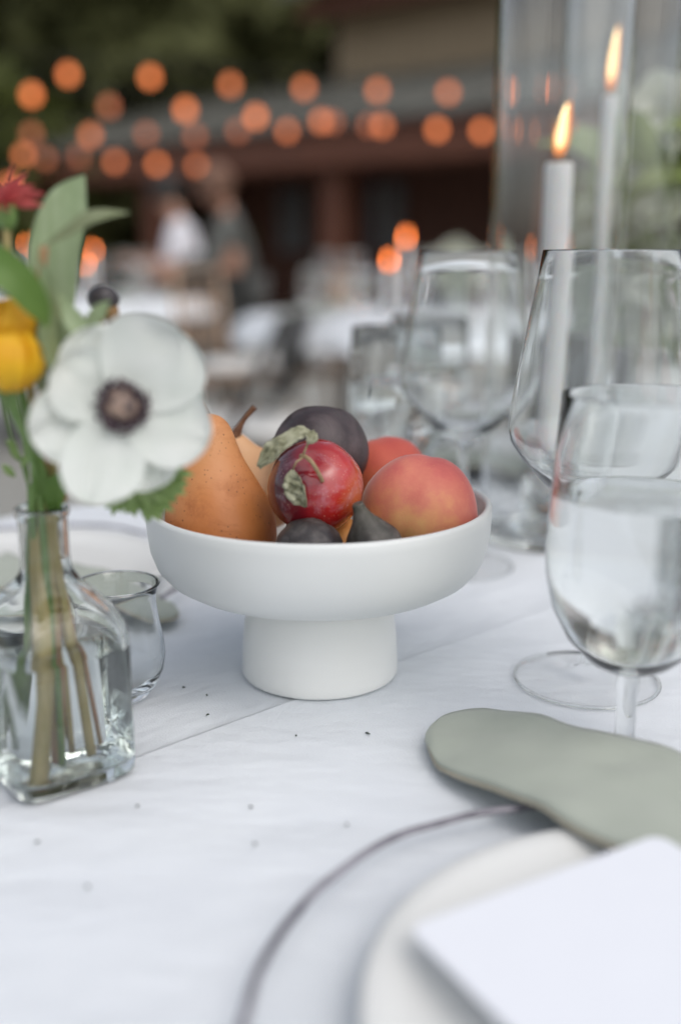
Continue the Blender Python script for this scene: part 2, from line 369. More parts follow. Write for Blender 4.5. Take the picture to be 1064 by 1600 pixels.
# ================================================================== wine glass, goblet, hurricane builders
def wine_glass(loc, label, group=None):
    """angular bowl on a stem, 236 mm tall; three open shells that close one solid together"""
    t = empty('wine_glass', loc, 0, label, 'wine glass', group)
    build('bowl', lathe([(.0042, .094), (.0075, .0965), (.016, .102), (.030, .1145), (.0415, .127), (.0475, .136), (.0491, .144), (.0485, .153), (.0455, .172), (.0415, .196), (.0376, .219), (.0350, .2350), (.0347, .2357), (.0343, .2357), (.0342, .2350),
                           (.0368, .219), (.0407, .196), (.0447, .172), (.0477, .153), (.0483, .144), (.0467, .137), (.0408, .1283), (.0293, .1165), (.015, .106), (.006, .1025), (0, .102)], 64), GLASS, t)
    build('stem', lathe([(.0040, .0095), (.0036, .016), (.0033, .035), (.0033, .07), (.0036, .088), (.0042, .094)], 24), GLASS, t)
    build('foot', lathe([(0, .0002), (.038, .0002), (.0397, .0009), (.0397, .0017), (.0392, .0022), (.030, .0028), (.015, .0045), (.0075, .0064), (.0040, .0095)], 64), THINF, t)
    build('foot_edge', lathe([(.0398 + .0010 * math.cos(a), .0013 + .0010 * math.sin(a)) for a in [2 * math.pi * k / 10 for k in range(11)]], 64), GLASS, t)
    return t
def goblet(loc, label, group=None, water=True):
    t = empty('water_goblet', loc, 0, label, 'goblet', group)
    build('bowl', lathe([(.0048, .046), (.0105, .0485), (.020, .054), (.0295, .064), (.0365, .078), (.0400, .093), (.0405, .105), (.0398, .125), (.0383, .150), (.0362, .1748), (.0360, .1754), (.0357, .1754), (.0355, .1748),
                           (.0376, .150), (.0391, .125), (.0398, .105), (.0393, .0933), (.0358, .0786), (.0288, .0650), (.0195, .0555), (.009, .0508), (0, .0500)], 64), GLASS, t)
    build('stem', lathe([(.0050, .0105), (.0046, .015), (.0046, .035), (.0052, .0385), (.0052, .042), (.0048, .046)], 24), GLASS, t)
    build('foot', lathe([(0, .0002), (.030, .0002), (.0318, .001), (.0318, .0022), (.026, .0036), (.012, .006), (.0065, .0085), (.0050, .0105)], 64), THINF, t)
    if water:
        build('water', lathe([(0, .0502), (.009, .0510), (.0194, .0557), (.0286, .0652), (.0356, .0787), (.0391, .0934), (.0396, .105), (.0390, .122), (.0386, .1304), (.0385, .1310), (.0375, .1306), (0, .1306)], 64), WATER, t)
    return t
def flame(loc, h, lean, seed=0):
    pr = [(0, 0), (.0032, .002), (.0047, .007), (.0050, .012), (.0042, .019), (.0028, .026), (.0012, .032), (0, .036)]
    k = h / .036
    def bend(vf, s): return [(p[0] * s * k + lean * (p[2] / .036) ** 1.6, p[1] * s * k, p[2] * k) for p in vf[0]], vf[1]
    return bend(lathe(pr, 20), 1), [(p[0] * .62, p[1] * .62, p[2] * .8 + .15 * h) for p in bend(lathe(pr, 16), 1)[0]], lathe(pr, 16)[1]
def candle(loc, height, r, fh, lean, label, holder_label, group, fm=None):
    """taper candle standing in a low glass holder on z=loc.z"""
    hz = .026
    hd = empty('candle_holder', loc, 0, holder_label, 'candle holder', group + ' holders')
    build('base', lathe([(0, .0002), (.025, .0002), (.0262, .0012), (.0262, .008), (.0245, .0095), (.014, .0115), (.0125, .0135)], 40), GLASS, hd)
    build('cup', lathe([(.0125, .0135), (r + .0065, .017), (r + .0065, .044), (r + .0055, .045), (r + .0012, .045), (r + .0008, .044), (r + .0008, .0262), (0, .0258)], 40), GLASS, hd)
    t = empty('taper_candle', Vector(loc) + Vector((0, 0, hz)), 0, label, 'candle', group)
    h = height - hz
    build('wax', lathe([(0, .0003), (r * .98, .0003), (r, .004), (r, .01), (r * .985, h * .6), (r * .97, h - .01), (r * .965, h - .003), (r * .90, h - .0006), (r * .6, h - .0012), (0, h - .002)], 32), WAX, t)
    wk = build('wick', tube([(0, 0, h - .004), (.0002, 0, h + .004), (.0008, 0, h + .009)], .0009, 8), WICK, t)
    (fv, fi, ff) = flame(None, fh, lean)
    fo = build('flame', fv, FLAME_O if not fm else fm, t, (0, 0, h + .004)); build('core', (fi, ff), FLAME_I if not fm else fm, fo)
    return t
def hurricane(loc, r, H, label, group):
    t = empty('glass_hurricane', loc, 0, label, 'glass cylinder', group); th = .0028; rq = random.Random(int(r * H * 1e6))
    hs_ = [(rq.choice((3, 5, 7, 11, 13, 17, 23)), rq.uniform(0, 6.28), rq.uniform(.5, 1)) for _ in range(5)]; hi_ = [(rq.choice((4, 6, 9, 14, 19, 27)), rq.uniform(0, 6.28), rq.uniform(.5, 1)) for _ in range(5)]
    wo_ = lambda a, z: 1 + sum(k[2] * .006 / k[0] * math.sin(k[0] * a + k[1]) for k in hs_)
    wi_ = lambda a, z: 1 + sum(k[2] * .006 / k[0] * math.sin(k[0] * a + k[1]) for k in hi_)
    build('wall', lathe([(r, .009), (r, .011), (r, .02), (r, H * .5), (r, H - .006), (r, H - .003), (r, H - .001), (r - .0006, H)], 180, wo_), GLASS, t)
    build('inner_wall', lathe([(r - th + .0006, H), (r - th, H - .001), (r - th, H - .003), (r - th, H - .006), (r - th, H * .5), (r - th, .02), (r - th, .011), (r - th, .009)], 180, wi_), GLASS, t)
    build('rim', lathe([(r - .0006, H), (r - th + .0006, H)], 180, wo_), GLASS, t)
    build('base', lathe([(r - th, .009), (r - th - .002, .0072), (0, .0068)], 72), GLASS, t)
    build('bottom', lathe([(0, .0002), (r - .006, .0002), (r - .004, .0002), (r - .002, .0004), (r - .0005, .0015), (r, .003), (r, .005), (r, .009)], 72), GLASS, t)
    return t

# ================================================================== dining table and cloth
TZ = 0.75
U = Vector((.741, .671, 0)).normalized(); V = Vector((-U.y, U.x, 0))
U0, U1, V0, V1 = -.60, 1.9, -.055, .885
def uv(a, b, z=0): return U * a + V * b + Vector((0, 0, z))
ANG = math.atan2(U.y, U.x)
tb = empty('dining_table', uv((U0 + U1) / 2, (V0 + V1) / 2), ANG, 'long rectangular dining table under the white cloth', 'table')
hl, hw = (U1 - U0) / 2, (V1 - V0) / 2
build('tabletop', box(-hl + .006, hl - .006, -hw + .006, hw - .006, TZ - .032, TZ - .004, .004), CHAIRW, tb, smooth=False)
for sx in (-1, 1):
    for sy in (-1, 1): build('leg', box(sx * (hl - .12) - .03, sx * (hl - .12) + .03, sy * (hw - .10) - .03, sy * (hw - .10) + .03, .001, TZ - .034, .004), CHAIRW, tb, smooth=False)
def skirt(hl, hw, drop, nfold=46, amp=.014):
    """rectangular cloth top with a hanging skirt, local coordinates, z relative to the table top"""
    mb = MB(); mb.add(grid(lambda a, b: (-hl + 2 * hl * a, -hw + 2 * hw * b, 0), 30, 14))
    per = []
    n = 90
    for i in range(n): per.append((-hl + 2 * hl * i / n, -hw, 0, -1))
    for i in range(n // 2): per.append((hl, -hw + 2 * hw * i / (n // 2), 1, 0))
    for i in range(n): per.append((hl - 2 * hl * i / n, hw, 0, 1))
    for i in range(n // 2): per.append((-hl, hw - 2 * hw * i / (n // 2), -1, 0))
    v, f = [], []; N = len(per); rows = [0, .004, .012, .05, .12, .22, drop]
    for j, d in enumerate(rows):
        for i, (x, y, nx, ny) in enumerate(per):
            k = min(1, d / .2); o = (.002 + .004 * min(1, d / .012)) + k * amp * (1 + math.sin(i / N * 2 * math.pi * nfold + 2 * noise.noise(Vector((i * .05, 0, 0))))) if j else 0
            v.append((x + nx * o, y + ny * o, -d))
    for j in range(len(rows) - 1):
        for i in range(N): i2 = (i + 1) % N; f.append((j * N + i, (j + 1) * N + i, (j + 1) * N + i2, j * N + i2))
    mb.add((v, f)); return mb.get()
tc_ = build('tablecloth', skirt(hl, hw, .42), CLOTH, None, uv((U0 + U1) / 2, (V0 + V1) / 2, TZ)); tc_.rotation_euler.z = ANG
tag(tc_, 'white linen tablecloth draped over the long dining table', 'tablecloth')
VS = .402; LZ = .0005
def overlay(a, b):
    u_ = U0 + .002 + (U1 - U0 - .004) * a; v_ = VS + (V0 + .002 - VS) * b
    edge = .0007 if b < .004 else (.00055 if b < .02 else LZ)
    wv = .0012 * noise.noise(Vector((u_ * 9, 1.3, 0))) if b < .03 else 0
    return uv(u_, v_ + wv, TZ + edge)
ovb = [0, .003, .006, .015, .025, .05, .2, .4, .6, .8, 1]
vv = []; ff = []
for i in range(161):
    vv.append(tuple(uv(U0 + .002 + (U1 - U0 - .004) * i / 160, VS + .0012 * noise.noise(Vector(((U0 + (U1 - U0) * i / 160) * 9, 1.3, 0))), TZ + .0001)))
    for b in ovb: vv.append(tuple(overlay(i / 160, b)))
Wd = len(ovb) + 1
for i in range(160):
    for j in range(Wd - 1): ff.append((i * Wd + j, i * Wd + j + 1, (i + 1) * Wd + j + 1, (i + 1) * Wd + j))
ov = build('overlay_cloth', (vv, ff), CLOTH)
tag(ov, 'second white linen cloth laid over half the table, its hem running past the fruit bowl', 'tablecloth')
TO = TZ + LZ + .0003                       # height of the overlay's surface

# ================================================================== fruit bowl
BX, BY = -.0118, .560
fb = empty('fruit_bowl', (BX, BY, TO), 0, 'matt white footed bowl holding pears, plums, peaches and figs', 'bowl')
build('bowl', lathe([(0, .0535), (.036, .0535), (.056, .0542), (.068, .0555), (.0775, .0580), (.0850, .0625), (.0903, .0690), (.0933, .0775), (.0945, .0870), (.0949, .0955), (.0949, .1000), (.0941, .1015), (.0926, .1019), (.0913, .1013), (.0908, .0990),
                     (.0904, .0870), (.0890, .0780), (.0855, .0705), (.0790, .0650), (.070, .0615), (.055, .0598), (0, .0592)], 96, lambda a, z: 1 + .0016 * math.sin(2 * a + 1) + .0008 * math.sin(5 * a + z * 90)), CERAMIC, fb)
build('foot', lathe([(0, .0012), (.036, .0012), (.0425, .0006), (.0440, .0010), (.0446, .0022), (.0446, .006), (.0443, .014), (.0437, .023), (.0427, .032), (.0410, .0405), (.0382, .0475), (.0345, .0520), (.028, .0532), (0, .0533)], 96), FOOTC, fb)

# ------------------------------------------------------------------ fruit materials
def fruit_mat(name, stops, grad_dir, noise_amt, nscale, rough, bloom=None, speck=None, bump=0, bscale=80, sheen=0, coat=0, off=0.5, gscale=20, sss=.05):
    """colour ramp along a direction in object space (the fruit's own blush) broken by noise; optional waxy bloom and pale dots"""
    m = bpy.data.materials.new(name); m.use_nodes = True; t = m.node_tree; b = t.nodes['Principled BSDF']
    N = t.nodes.new; L = t.links.new
    tc = N('ShaderNodeTexCoord'); dt = N('ShaderNodeVectorMath'); dt.operation = 'DOT_PRODUCT'
    d = Vector(grad_dir).normalized(); dt.inputs[1].default_value = tuple(d * gscale); L(tc.outputs['Object'], dt.inputs[0])
    n = N('ShaderNodeTexNoise'); n.inputs['Scale'].default_value = nscale; n.inputs['Detail'].default_value = 6; n.inputs['Roughness'].default_value = .6
    L(tc.outputs['Object'], n.inputs['Vector'])
    ma = N('ShaderNodeMath'); ma.operation = 'MULTIPLY_ADD'; ma.inputs[1].default_value = noise_amt; L(n.outputs[0], ma.inputs[0])
    ad = N('ShaderNodeMath'); ad.operation = 'ADD'; ad.inputs[1].default_value = off - noise_amt * .5; L(dt.outputs['Value'], ad.inputs[0]); L(ad.outputs[0], ma.inputs[2])
    r = N('ShaderNodeValToRGB'); el = r.color_ramp.elements
    el[0].position, el[0].color = stops[0][0], (*stops[0][1][:3], 1); el[1].position, el[1].color = stops[-1][0], (*stops[-1][1][:3], 1)
    for p, c in stops[1:-1]:
        e = el.new(p); e.color = (*c[:3], 1)
    L(ma.outputs[0], r.inputs[0]); col = r.outputs[0]; rgh = None
    if bloom:
        n3 = N('ShaderNodeTexNoise'); n3.inputs['Scale'].default_value = bloom[1]; n3.inputs['Detail'].default_value = 8; n3.inputs['Roughness'].default_value = .7
        n3.inputs['Distortion'].default_value = .6; L(tc.outputs['Object'], n3.inputs['Vector'])
        r3 = N('ShaderNodeMapRange'); r3.inputs[1].default_value = bloom[2]; r3.inputs[2].default_value = bloom[3]; r3.inputs[4].default_value = bloom[4]; L(n3.outputs[0], r3.inputs[0])
        mx = N('ShaderNodeMixRGB'); mx.inputs[2].default_value = (*bloom[0][:3], 1); L(r3.outputs[0], mx.inputs[0]); L(col, mx.inputs[1]); col = mx.outputs[0]
        rr = N('ShaderNodeMapRange'); rr.inputs[3].default_value = rough; rr.inputs[4].default_value = min(.8, rough + .4); L(r3.outputs[0], rr.inputs[0]); rgh = rr.outputs[0]
    if speck:
        vo = N('ShaderNodeTexVoronoi'); vo.inputs['Scale'].default_value = speck[1]; L(tc.outputs['Object'], vo.inputs['Vector'])
        lt = N('ShaderNodeMapRange'); lt.inputs[1].default_value = speck[2]; lt.inputs[2].default_value = speck[2] * .5; lt.inputs[4].default_value = speck[3]; L(vo.outputs['Distance'], lt.inputs[0])
        n4 = N('ShaderNodeTexNoise'); n4.inputs['Scale'].default_value = 60; L(tc.outputs['Object'], n4.inputs['Vector'])
        g4 = N('ShaderNodeMapRange'); g4.inputs[1].default_value = .45; g4.inputs[2].default_value = .6; L(n4.outputs[0], g4.inputs[0])
        mu = N('ShaderNodeMath'); mu.operation = 'MULTIPLY'; L(lt.outputs[0], mu.inputs[0]); L(g4.outputs[0], mu.inputs[1])
        mx = N('ShaderNodeMixRGB'); mx.inputs[2].default_value = (*speck[0][:3], 1); L(mu.outputs[0], mx.inputs[0]); L(col, mx.inputs[1]); col = mx.outputs[0]
    L(col, b.inputs['Base Color']); b.inputs['Roughness'].default_value = rough
    if rgh: L(rgh, b.inputs['Roughness'])
    if bump:
        nb = N('ShaderNodeTexNoise'); nb.inputs['Scale'].default_value = bscale; nb.inputs['Detail'].default_value = 4; L(tc.outputs['Object'], nb.inputs['Vector'])
        bp = N('ShaderNodeBump'); bp.inputs['Distance'].default_value = bump; bp.inputs['Strength'].default_value = .7; L(nb.outputs[0], bp.inputs['Height']); L(bp.outputs[0], b.inputs['Normal'])
    if sheen: b.inputs['Sheen Weight'].default_value = sheen; b.inputs['Sheen Roughness'].default_value = .35
    if coat: b.inputs['Coat Weight'].default_value = coat; b.inputs['Coat Roughness'].default_value = .15
    if sss: b.inputs['Subsurface Weight'].default_value = sss; b.inputs['Subsurface Radius'].default_value = (.004, .0015, .0008); b.inputs['Subsurface Scale'].default_value = 1
    return m
from mathutils import Euler
def wd(w_, tilt): return Euler(tilt).to_matrix().transposed() @ Vector(w_)      # a world direction in a tilted fruit's own axes
PEAR1 = fruit_mat('russet_pear_skin', [(0, (.44, .135, .03)), (.5, (.54, .20, .06)), (1, (.60, .28, .11))], (-.2, 0, 1), .9, 30, .48, bloom=((.33, .10, .03), 40, .50, .66, .6), speck=((.14, .05, .02), 300, .20, .75), bump=.00025, bscale=260, off=.1, gscale=9)
PEAR2 = fruit_mat('pale_pear_skin', [(0, (.52, .24, .09)), (.5, (.62, .34, .16)), (1, (.64, .36, .18))], (0, 0, 1), .4, 30, .5, bump=.0002, bscale=200, off=.4)
PLUMR = fruit_mat('red_plum_skin', [(0, (.045, .012, .022)), (.28, (.09, .008, .018)), (.46, (.26, .006, .012)), (.75, (.42, .016, .014)), (1, (.50, .12, .03))], (1, -.15, -.25), .6, 40, .16,
                  bloom=((.44, .26, .32), 66, .53, .70, .5), speck=((.80, .50, .36), 820, .20, .75), coat=.5, off=.54, gscale=17)
PLUMD = fruit_mat('dark_plum_skin', [(0, (.030, .020, .022)), (.5, (.030, .018, .020)), (1, (.042, .012, .014))], (.3, -.3, -1), .5, 30, .38, bloom=((.13, .10, .105), 34, .42, .66, .65), off=.4, gscale=14)
PEACH = fruit_mat('peach_skin', [(0, (.68, .40, .15)), (.25, (.66, .30, .135)), (.48, (.60, .195, .125)), (.75, (.53, .125, .10)), (1, (.44, .08, .078))], wd((.30, .15, 1), (R(-62), R(10), R(-20))), 1.25, 46, .68, bump=.00012, bscale=900, sheen=.35, off=.40, gscale=15,
                  speck=((.66, .36, .14), 700, .25, .35))
PEACH2 = fruit_mat('orange_peach_skin', [(0, (.60, .19, .05)), (.5, (.54, .10, .055)), (1, (.46, .06, .055))], wd((.3, 0, 1), (R(-60), R(-10), R(20))), .7, 36, .65, bump=.00012, bscale=900, sheen=.3, off=.35, gscale=16)
FIG = fruit_mat('dark_fig_skin', [(0, (.020, .016, .020)), (.5, (.034, .030, .026)), (1, (.065, .062, .04))], (0, 0, 1), .8, 55, .5, bloom=((.20, .18, .17), 110, .45, .72, .55), bump=.0006, bscale=110, off=.35, gscale=22)
APRI = fruit_mat('apricot_skin', [(0, (.5, .17, .03)), (1, (.58, .27, .07))], (0, 0, 1), .6, 30, .6, bump=.0001, bscale=600)
STEMB = mat('woody_fruit_stem', (.11, .045, .022), .8, col2=(.19, .09, .045), scale=220, bump=.0003)
STEMG = mat('dry_tan_stem', (.28, .19, .10), .8, col2=(.36, .27, .16), scale=300)
DRYLEAF = mat('dried_sage_leaf', (.27, .27, .17), .8, col2=(.46, .46, .33), scale=160, lo=.4, hi=.6, bump=.0004, bscale=260, trl=.15)

def fruit(name, c, vf, m, label, tilt=(0, 0, 0), group=None, cat=None):
    t = empty(name, c, 0, label, cat or name, group); t.rotation_euler = tilt
    build('skin', vf, m, t); return t
def round_fruit(r, sq=.94, dim=.16, crease=.06, lumps=.03, seed=0, nu=28, nv=40):
    """oblate fruit with a stalk dimple (+z) and a suture crease on the side facing -y"""
    def p(i, k):
        th = math.pi * i / nu; a = 2 * math.pi * k / nv
        s = 1 - dim * math.exp(-(th / .30) ** 2) - .05 * math.exp(-((math.pi - th) / .25) ** 2)
        da = min(abs(a - 1.5 * math.pi), 2 * math.pi - abs(a - 1.5 * math.pi)); s -= crease * math.exp(-(da / .16) ** 2) * math.sin(th)
        d = Vector((math.sin(th) * math.cos(a), math.sin(th) * math.sin(a), math.cos(th)))
        s *= 1 + lumps * noise.noise(d * 1.3 + Vector((seed, 2.1 * seed, 0)))
        return (d.x * r * s, d.y * r * s, d.z * r * s * sq)
    v = [p(0, 0)]; f = []
    for i in range(1, nu):
        for k in range(nv): v.append(p(i, k))
    v.append(p(nu, 0)); last = len(v) - 1
    for k in range(nv):
        k2 = (k + 1) % nv; f.append((0, 1 + k, 1 + k2)); b = 1 + (nu - 2) * nv; f.append((last, b + k2, b + k))
        for i in range(nu - 2): f.append((1 + i * nv + k, 1 + (i + 1) * nv + k, 1 + (i + 1) * nv + k2, 1 + i * nv + k2))
    return v, f
# pears: spine + radius
def pear_mesh(spine, n=10, seed=0):
    s = spline(spine, 6); v, f = tube([q[:3] for q in s], [max(q[3], .0004) for q in s], 36)
    v = [tuple(Vector(p) * (1 + .012 * noise.noise(Vector(p) * 60 + Vector((seed, 0, 0))))) for p in v]
    return v, f
pb = at(368, 838, .536); pt = at(324, 645, .545); pb.z = .812
ax = pt - pb
spn = [(0, .0008), (.012, .012), (.05, .0205), (.14, .0262), (.28, .0294), (.42, .0283), (.575, .0238), (.70, .0190), (.80, .0158), (.88, .0137), (.94, .0112), (.98, .0072), (1.0, .0008)]
pr1 = fruit('pear', pb, pear_mesh([(*(ax * k + Vector((-.004 * math.sin(k * 3), 0, 0))), r) for k, r in spn], seed=1), PEAR1, 'tall russet orange pear standing upright in the bowl, its neck behind the white anemone')
build('stalk', tube([ax * .99, ax * 1.03 + Vector((-.001, .001, 0)), ax * 1.09 + Vector((-.004, .003, 0))], [.0017, .0013, .002], 8), STEMB, pr1)
c2 = at(406, 765, .604); n2 = at(362, 680, .606)
ax2 = (n2 - c2); st2 = c2 - ax2 * .68
spn2 = [(0, .0008), (.02, .011), (.08, .0185), (.2, .0250), (.38, .0268), (.54, .0240), (.68, .0170), (.8, .0108), (.9, .0078), (.97, .0055), (1, .0008)]
L2 = n2 - st2
pr2 = fruit('pear', st2, pear_mesh([(*(L2 * k), r) for k, r in spn2], seed=5), PEAR2, 'pale pear leaning behind the russet pear, its curved stalk sticking up')
sp = [at(364, 690, .604) - st2, at(372, 672, .603) - st2, at(382, 655, .603) - st2, at(398, 637, .602) - st2]
build('stalk', tube(spline([tuple(p) for p in sp], 5), [.0042, .0040, .0038, .0034, .0030, .0027, .0023, .002, .0018, .0016, .0015, .0015, .0016, .0017, .0018, .002], 10), STEMB, pr2)
# plums
pc = at(493, 760, .514); dp = at(501, 705, .577)
plr = fruit('plum', pc, round_fruit(.0246, .93, .13, .035, .04, 3), PLUMR, 'glossy red plum with dried leaves on top of the front figs', (R(38), R(-4), 0))
pld = fruit('plum', dp, round_fruit(.0272, .97, .10, .05, .03, 8), PLUMD, 'dark purple black plum behind the red plum', (R(-12), R(14), R(40)))
# peaches
fp = at(655, 797, .537); bp_ = at(603, 748, .612)
fruit('peach', fp, round_fruit(.0312, .93, .14, .05, .04, 12), PEACH, 'large pink and yellow peach at the front of the bowl', (R(-62), R(10), R(-20)))
fruit('peach', bp_, round_fruit(.0262, .95, .14, .05, .03, 17), PEACH2, 'smaller orange red peach behind the large peach', (R(-60), R(-10), R(20)))
fruit('apricot', at(541, 858, .521), round_fruit(.0172, .95, .1, .05, .03, 20), APRI, 'orange apricot showing between the two figs', (0, R(20), 0))
def fig_mesh(r, L, seed):
    prof = [(0, -r * .95), (r * .35, -r * .9), (r * .72, -r * .66), (r * .95, -r * .25), (r, r * .1), (r * .88, r * .5), (r * .62, r * .9), (r * .38, r * 1.25), (r * .24, r * 1.6), (r * .20, r * 1.6 + L), (r * .12, r * 1.63 + L), (0, r * 1.62 + L)]
    v, f = lathe([tuple(q) for q in spline(prof, 3)], 36, lambda a, z: 1 + .02 * math.sin(a * 9 + 3 * z / r) + .03 * math.sin(a * 2 + seed)); return v, f
f1 = fruit('fig', at(484, 862, .4885), fig_mesh(.0168, .002, 1), FIG, 'dark fig lying on its side against the front rim below the red plum', (R(-78), 0, R(20)))
f2 = fruit('fig', at(585, 856, .491), fig_mesh(.0138, .003, 2), FIG, 'dark fig with its stalk end pointing up below the large peach', (R(10), R(-20), 0))
# stalk and dried leaves on the red plum
PL = lambda x, y, Y: at(x, y, Y)
prm = plr.matrix_basis.inverted() if False else None
M_ = Matrix.LocRotScale(pc, plr.rotation_euler, None).inverted()
def inplum(vf): return [tuple(M_ @ Vector(p)) for p in vf[0]], vf[1]
stp = [at(504, 752, .4915), at(497, 738, .4885), at(488, 723, .487), at(478, 714, .4885), at(470, 712, .491)]
stk = build('stalk', inplum(tube(spline([tuple(p) for p in stp], 5), .0010, 8)), STEMG, plr)
build('twig', inplum(tube([at(473, 713, .490), at(478, 700, .490), at(482, 690, .492)], .0006, 6)), STEMG, stk)
build('twig', inplum(tube([at(474, 714, .489), at(463, 722, .488), at(458, 733, .488)], .0006, 6)), STEMG, stk)
def blade(path, widths, nrm, fold=.25, curl=0, nv=8, ruf=0, seed=0, wpow=1):
    """leaf along path (world points), half-widths at the path points, nrm: approximate face normal"""
    pts = spline([(*p, w_) for p, w_ in zip(path, widths)], 6); N = len(pts) - 1; n0 = Vector(nrm).normalized()
    rows = []
    for i, q in enumerate(pts):
        p = Vector(q[:3]); a = Vector(pts[max(i - 1, 0)][:3]); b = Vector(pts[min(i + 1, N)][:3]); t = (b - a).normalized()
        s = t.cross(n0)
        s = s.normalized() if s.length > 1e-5 else t.orthogonal().normalized(); nn = s.cross(t).normalized()
        row = []
        for j in range(nv + 1):
            x = -1 + 2 * j / nv; w_ = max(q[3], .00005)
            z = fold * abs(x) ** 1.3 * w_ + curl * x * x * w_ + ruf * w_ * noise.noise(Vector((i * .6 + seed, x * 2.2, seed)))
            row.append(tuple(p + s * (x * w_) + nn * z))
        rows.append(row)
    v = [p for r in rows for p in r]; W = nv + 1
    return v, [(i * W + j, (i + 1) * W + j, (i + 1) * W + j + 1, i * W + j + 1) for i in range(N) for j in range(nv)]
TOC = Vector((0, -1, .25))
lf = build('leaf', inplum(blade([at(486, 676, .493), at(470, 678, .490), at(448, 690, .489), at(426, 707, .489), at(405, 730, .490)], [.0008, .0034, .0036, .0044, .0012], (.35, -.6, .7), .5, .1, 12, .8, 3)), DRYLEAF, plr)
lf2 = build('leaf', inplum(blade([at(480, 675, .491), at(484, 683, .489), at(481, 694, .4885)], [.0006, .0034, .0005], (.5, -.9, .2), .6, .2, 10, 1.2, 5)), DRYLEAF, plr)
lf3 = build('leaf', inplum(blade([at(457, 734, .4865), at(458, 750, .4855), at(464, 771, .4865), at(478, 792, .4895)], [.0007, .0044, .0048, .0004], (-.15, -1, .1), .35, .1, 12, 1.1, 8)), DRYLEAF, plr)
for l in (lf, lf2, lf3):
    s = l.modifiers.new('thickness', 'SOLIDIFY'); s.thickness = .0003

# ================================================================== glasses on our table
GL = 'glasses on the dining table'
wg = wine_glass((.1385, .545, TO), 'tall empty angular wine glass standing beside the fruit bowl and behind the goblet', GL)
gb = goblet((.1325, .445, TO), 'round water goblet half full, beside the sage napkin', GL)
wine_glass((.0925, .768, TZ + .0003), 'empty angular wine glass behind the fruit bowl next to the candle cylinder', GL)
goblet((.046, .868, TZ + .0003), 'water goblet behind the dark plum across the table', GL)
goblet((.085, 1.0, TZ + .0003), 'water goblet behind the farther candle cylinder', GL)
# votive: tulip-shaped
vt = empty('glass_votive', (-.119, .524, TO), 0, 'small clear tulip shaped glass votive behind the flower bottle', 'votive')
build('cup', lathe([(0, .0002), (.0135, .0002), (.0150, .0012), (.0195, .0075), (.0232, .0160), (.0245, .0240), (.0238, .0330), (.0220, .0430), (.0208, .0520), (.0209, .0580), (.0221, .0632), (.0225, .0640), (.0219, .0645), (.0212, .0640),
                    (.0198, .0585), (.0196, .0520), (.0207, .0430), (.0224, .0330), (.0230, .0240), (.0217, .0165), (.0180, .0090), (.0120, .0062), (0, .0056)], 64), GLASS, vt)
build('rim', lathe([(.0221 + .0004 + .0007 * math.cos(a), .0640 + .0007 * math.sin(a)) for a in [2 * math.pi * k / 10 for k in range(11)]], 64), GLASS, vt)

# hurricanes with candles
HU, CA = 'glass cylinders around the candles', 'candles on the dining table'
hurricane((.170, .85, TZ + .0003), .0518, .56, 'tall clear glass cylinder around the shorter candle', HU)
hurricane((.252, 1.0, TZ + .0003), .0518, .62, 'tall clear glass cylinder around the taller candle', HU)
candle((.170, .85, TZ + .0075), .296, .0112, .042, .007, 'shorter white taper candle with a wind bent flame', 'low glass holder under the shorter candle', CA)
candle((.252, 1.0, TZ + .0075), .3655, .0113, .057, .009, 'taller white taper candle with a long flame', 'low glass holder under the taller candle', CA)

# ================================================================== place settings
CHARG = mat('glossy_white_stoneware', (.75, .76, .785), .22, col2=(.73, .74, .765), scale=7, spec=.5)
RIMV = mat('grey_violet_rim_glaze', (.07, .06, .08), .35, col2=(.30, .285, .32), scale=45)
PLATE = mat('off_white_stoneware', (.74, .745, .725), .35, col2=(.715, .72, .70), scale=9)
SAGE = mat('sage_napkin_linen', (.40, .43, .37), .9, col2=(.38, .41, .35), scale=40, bump=.0002, bscale=1200, sheen=.2)
HEM = mat('tan_napkin_hem', (.42, .39, .31), .9, col2=(.36, .33, .25), scale=300, bump=.0002)
CARD = mat('white_card_stock', (.80, .82, .865), .7, col2=(.79, .81, .855), scale=50)
def wobf(seed, amp): return lambda a, z: 1 + amp * (noise.noise(Vector((math.cos(a) * 2.2, math.sin(a) * 2.2, seed))) + .5 * noise.noise(Vector((math.cos(a) * 5, math.sin(a) * 5, seed + 4))))
def plate_set(loc, seed, lab):
    c = empty('charger_plate', loc, 0, 'white charger plate with irregular dark violet rim ' + lab, 'plate', 'charger plates')
    wb = wobf(seed, .045); Rr = .133
    build('dish', lathe([(0, .0003), (.100, .0003), (.112, .0014), (Rr - .004, .0080), (Rr, .0096), (Rr - .0008, .0106), (Rr - .0045, .0100), (.112, .0046), (.100, .0040), (0, .0038)], 120, wb), THINF, c)
    build('rim', lathe([(Rr - .0006 + .0017 * math.cos(a), .0100 + .0014 * math.sin(a)) for a in [2 * math.pi * k / 8 for k in range(9)]], 120, wb), RIMV, c)
    d = empty('dinner_plate', Vector(loc) + Vector((.006, 0, .0045)), 0, 'off white dinner plate stacked on the charger ' + lab, 'plate', 'dinner plates')
    build('dish', lathe([(0, .0003), (.076, .0003), (.086, .0014), (.100, .0060), (.1045, .0080), (.1055, .0089), (.1045, .0096), (.098, .0086), (.086, .0046), (.076, .0036), (0, .0034)], 96), PLATE, d)
    build('foot_ring', lathe([(.060, .0002), (.062, -.0006), (.0645, .0002)], 64), PLATE, d)
    return c
plate_set((.105, .264, TO), 2.3, 'under the card')
plate_set((-.238, .722, TZ + .0003), 5.1, 'across the table behind the flower bottle')
plate_set((.19, 1.19, TZ + .0003), 8.4, 'across the table beyond the glass cylinders')
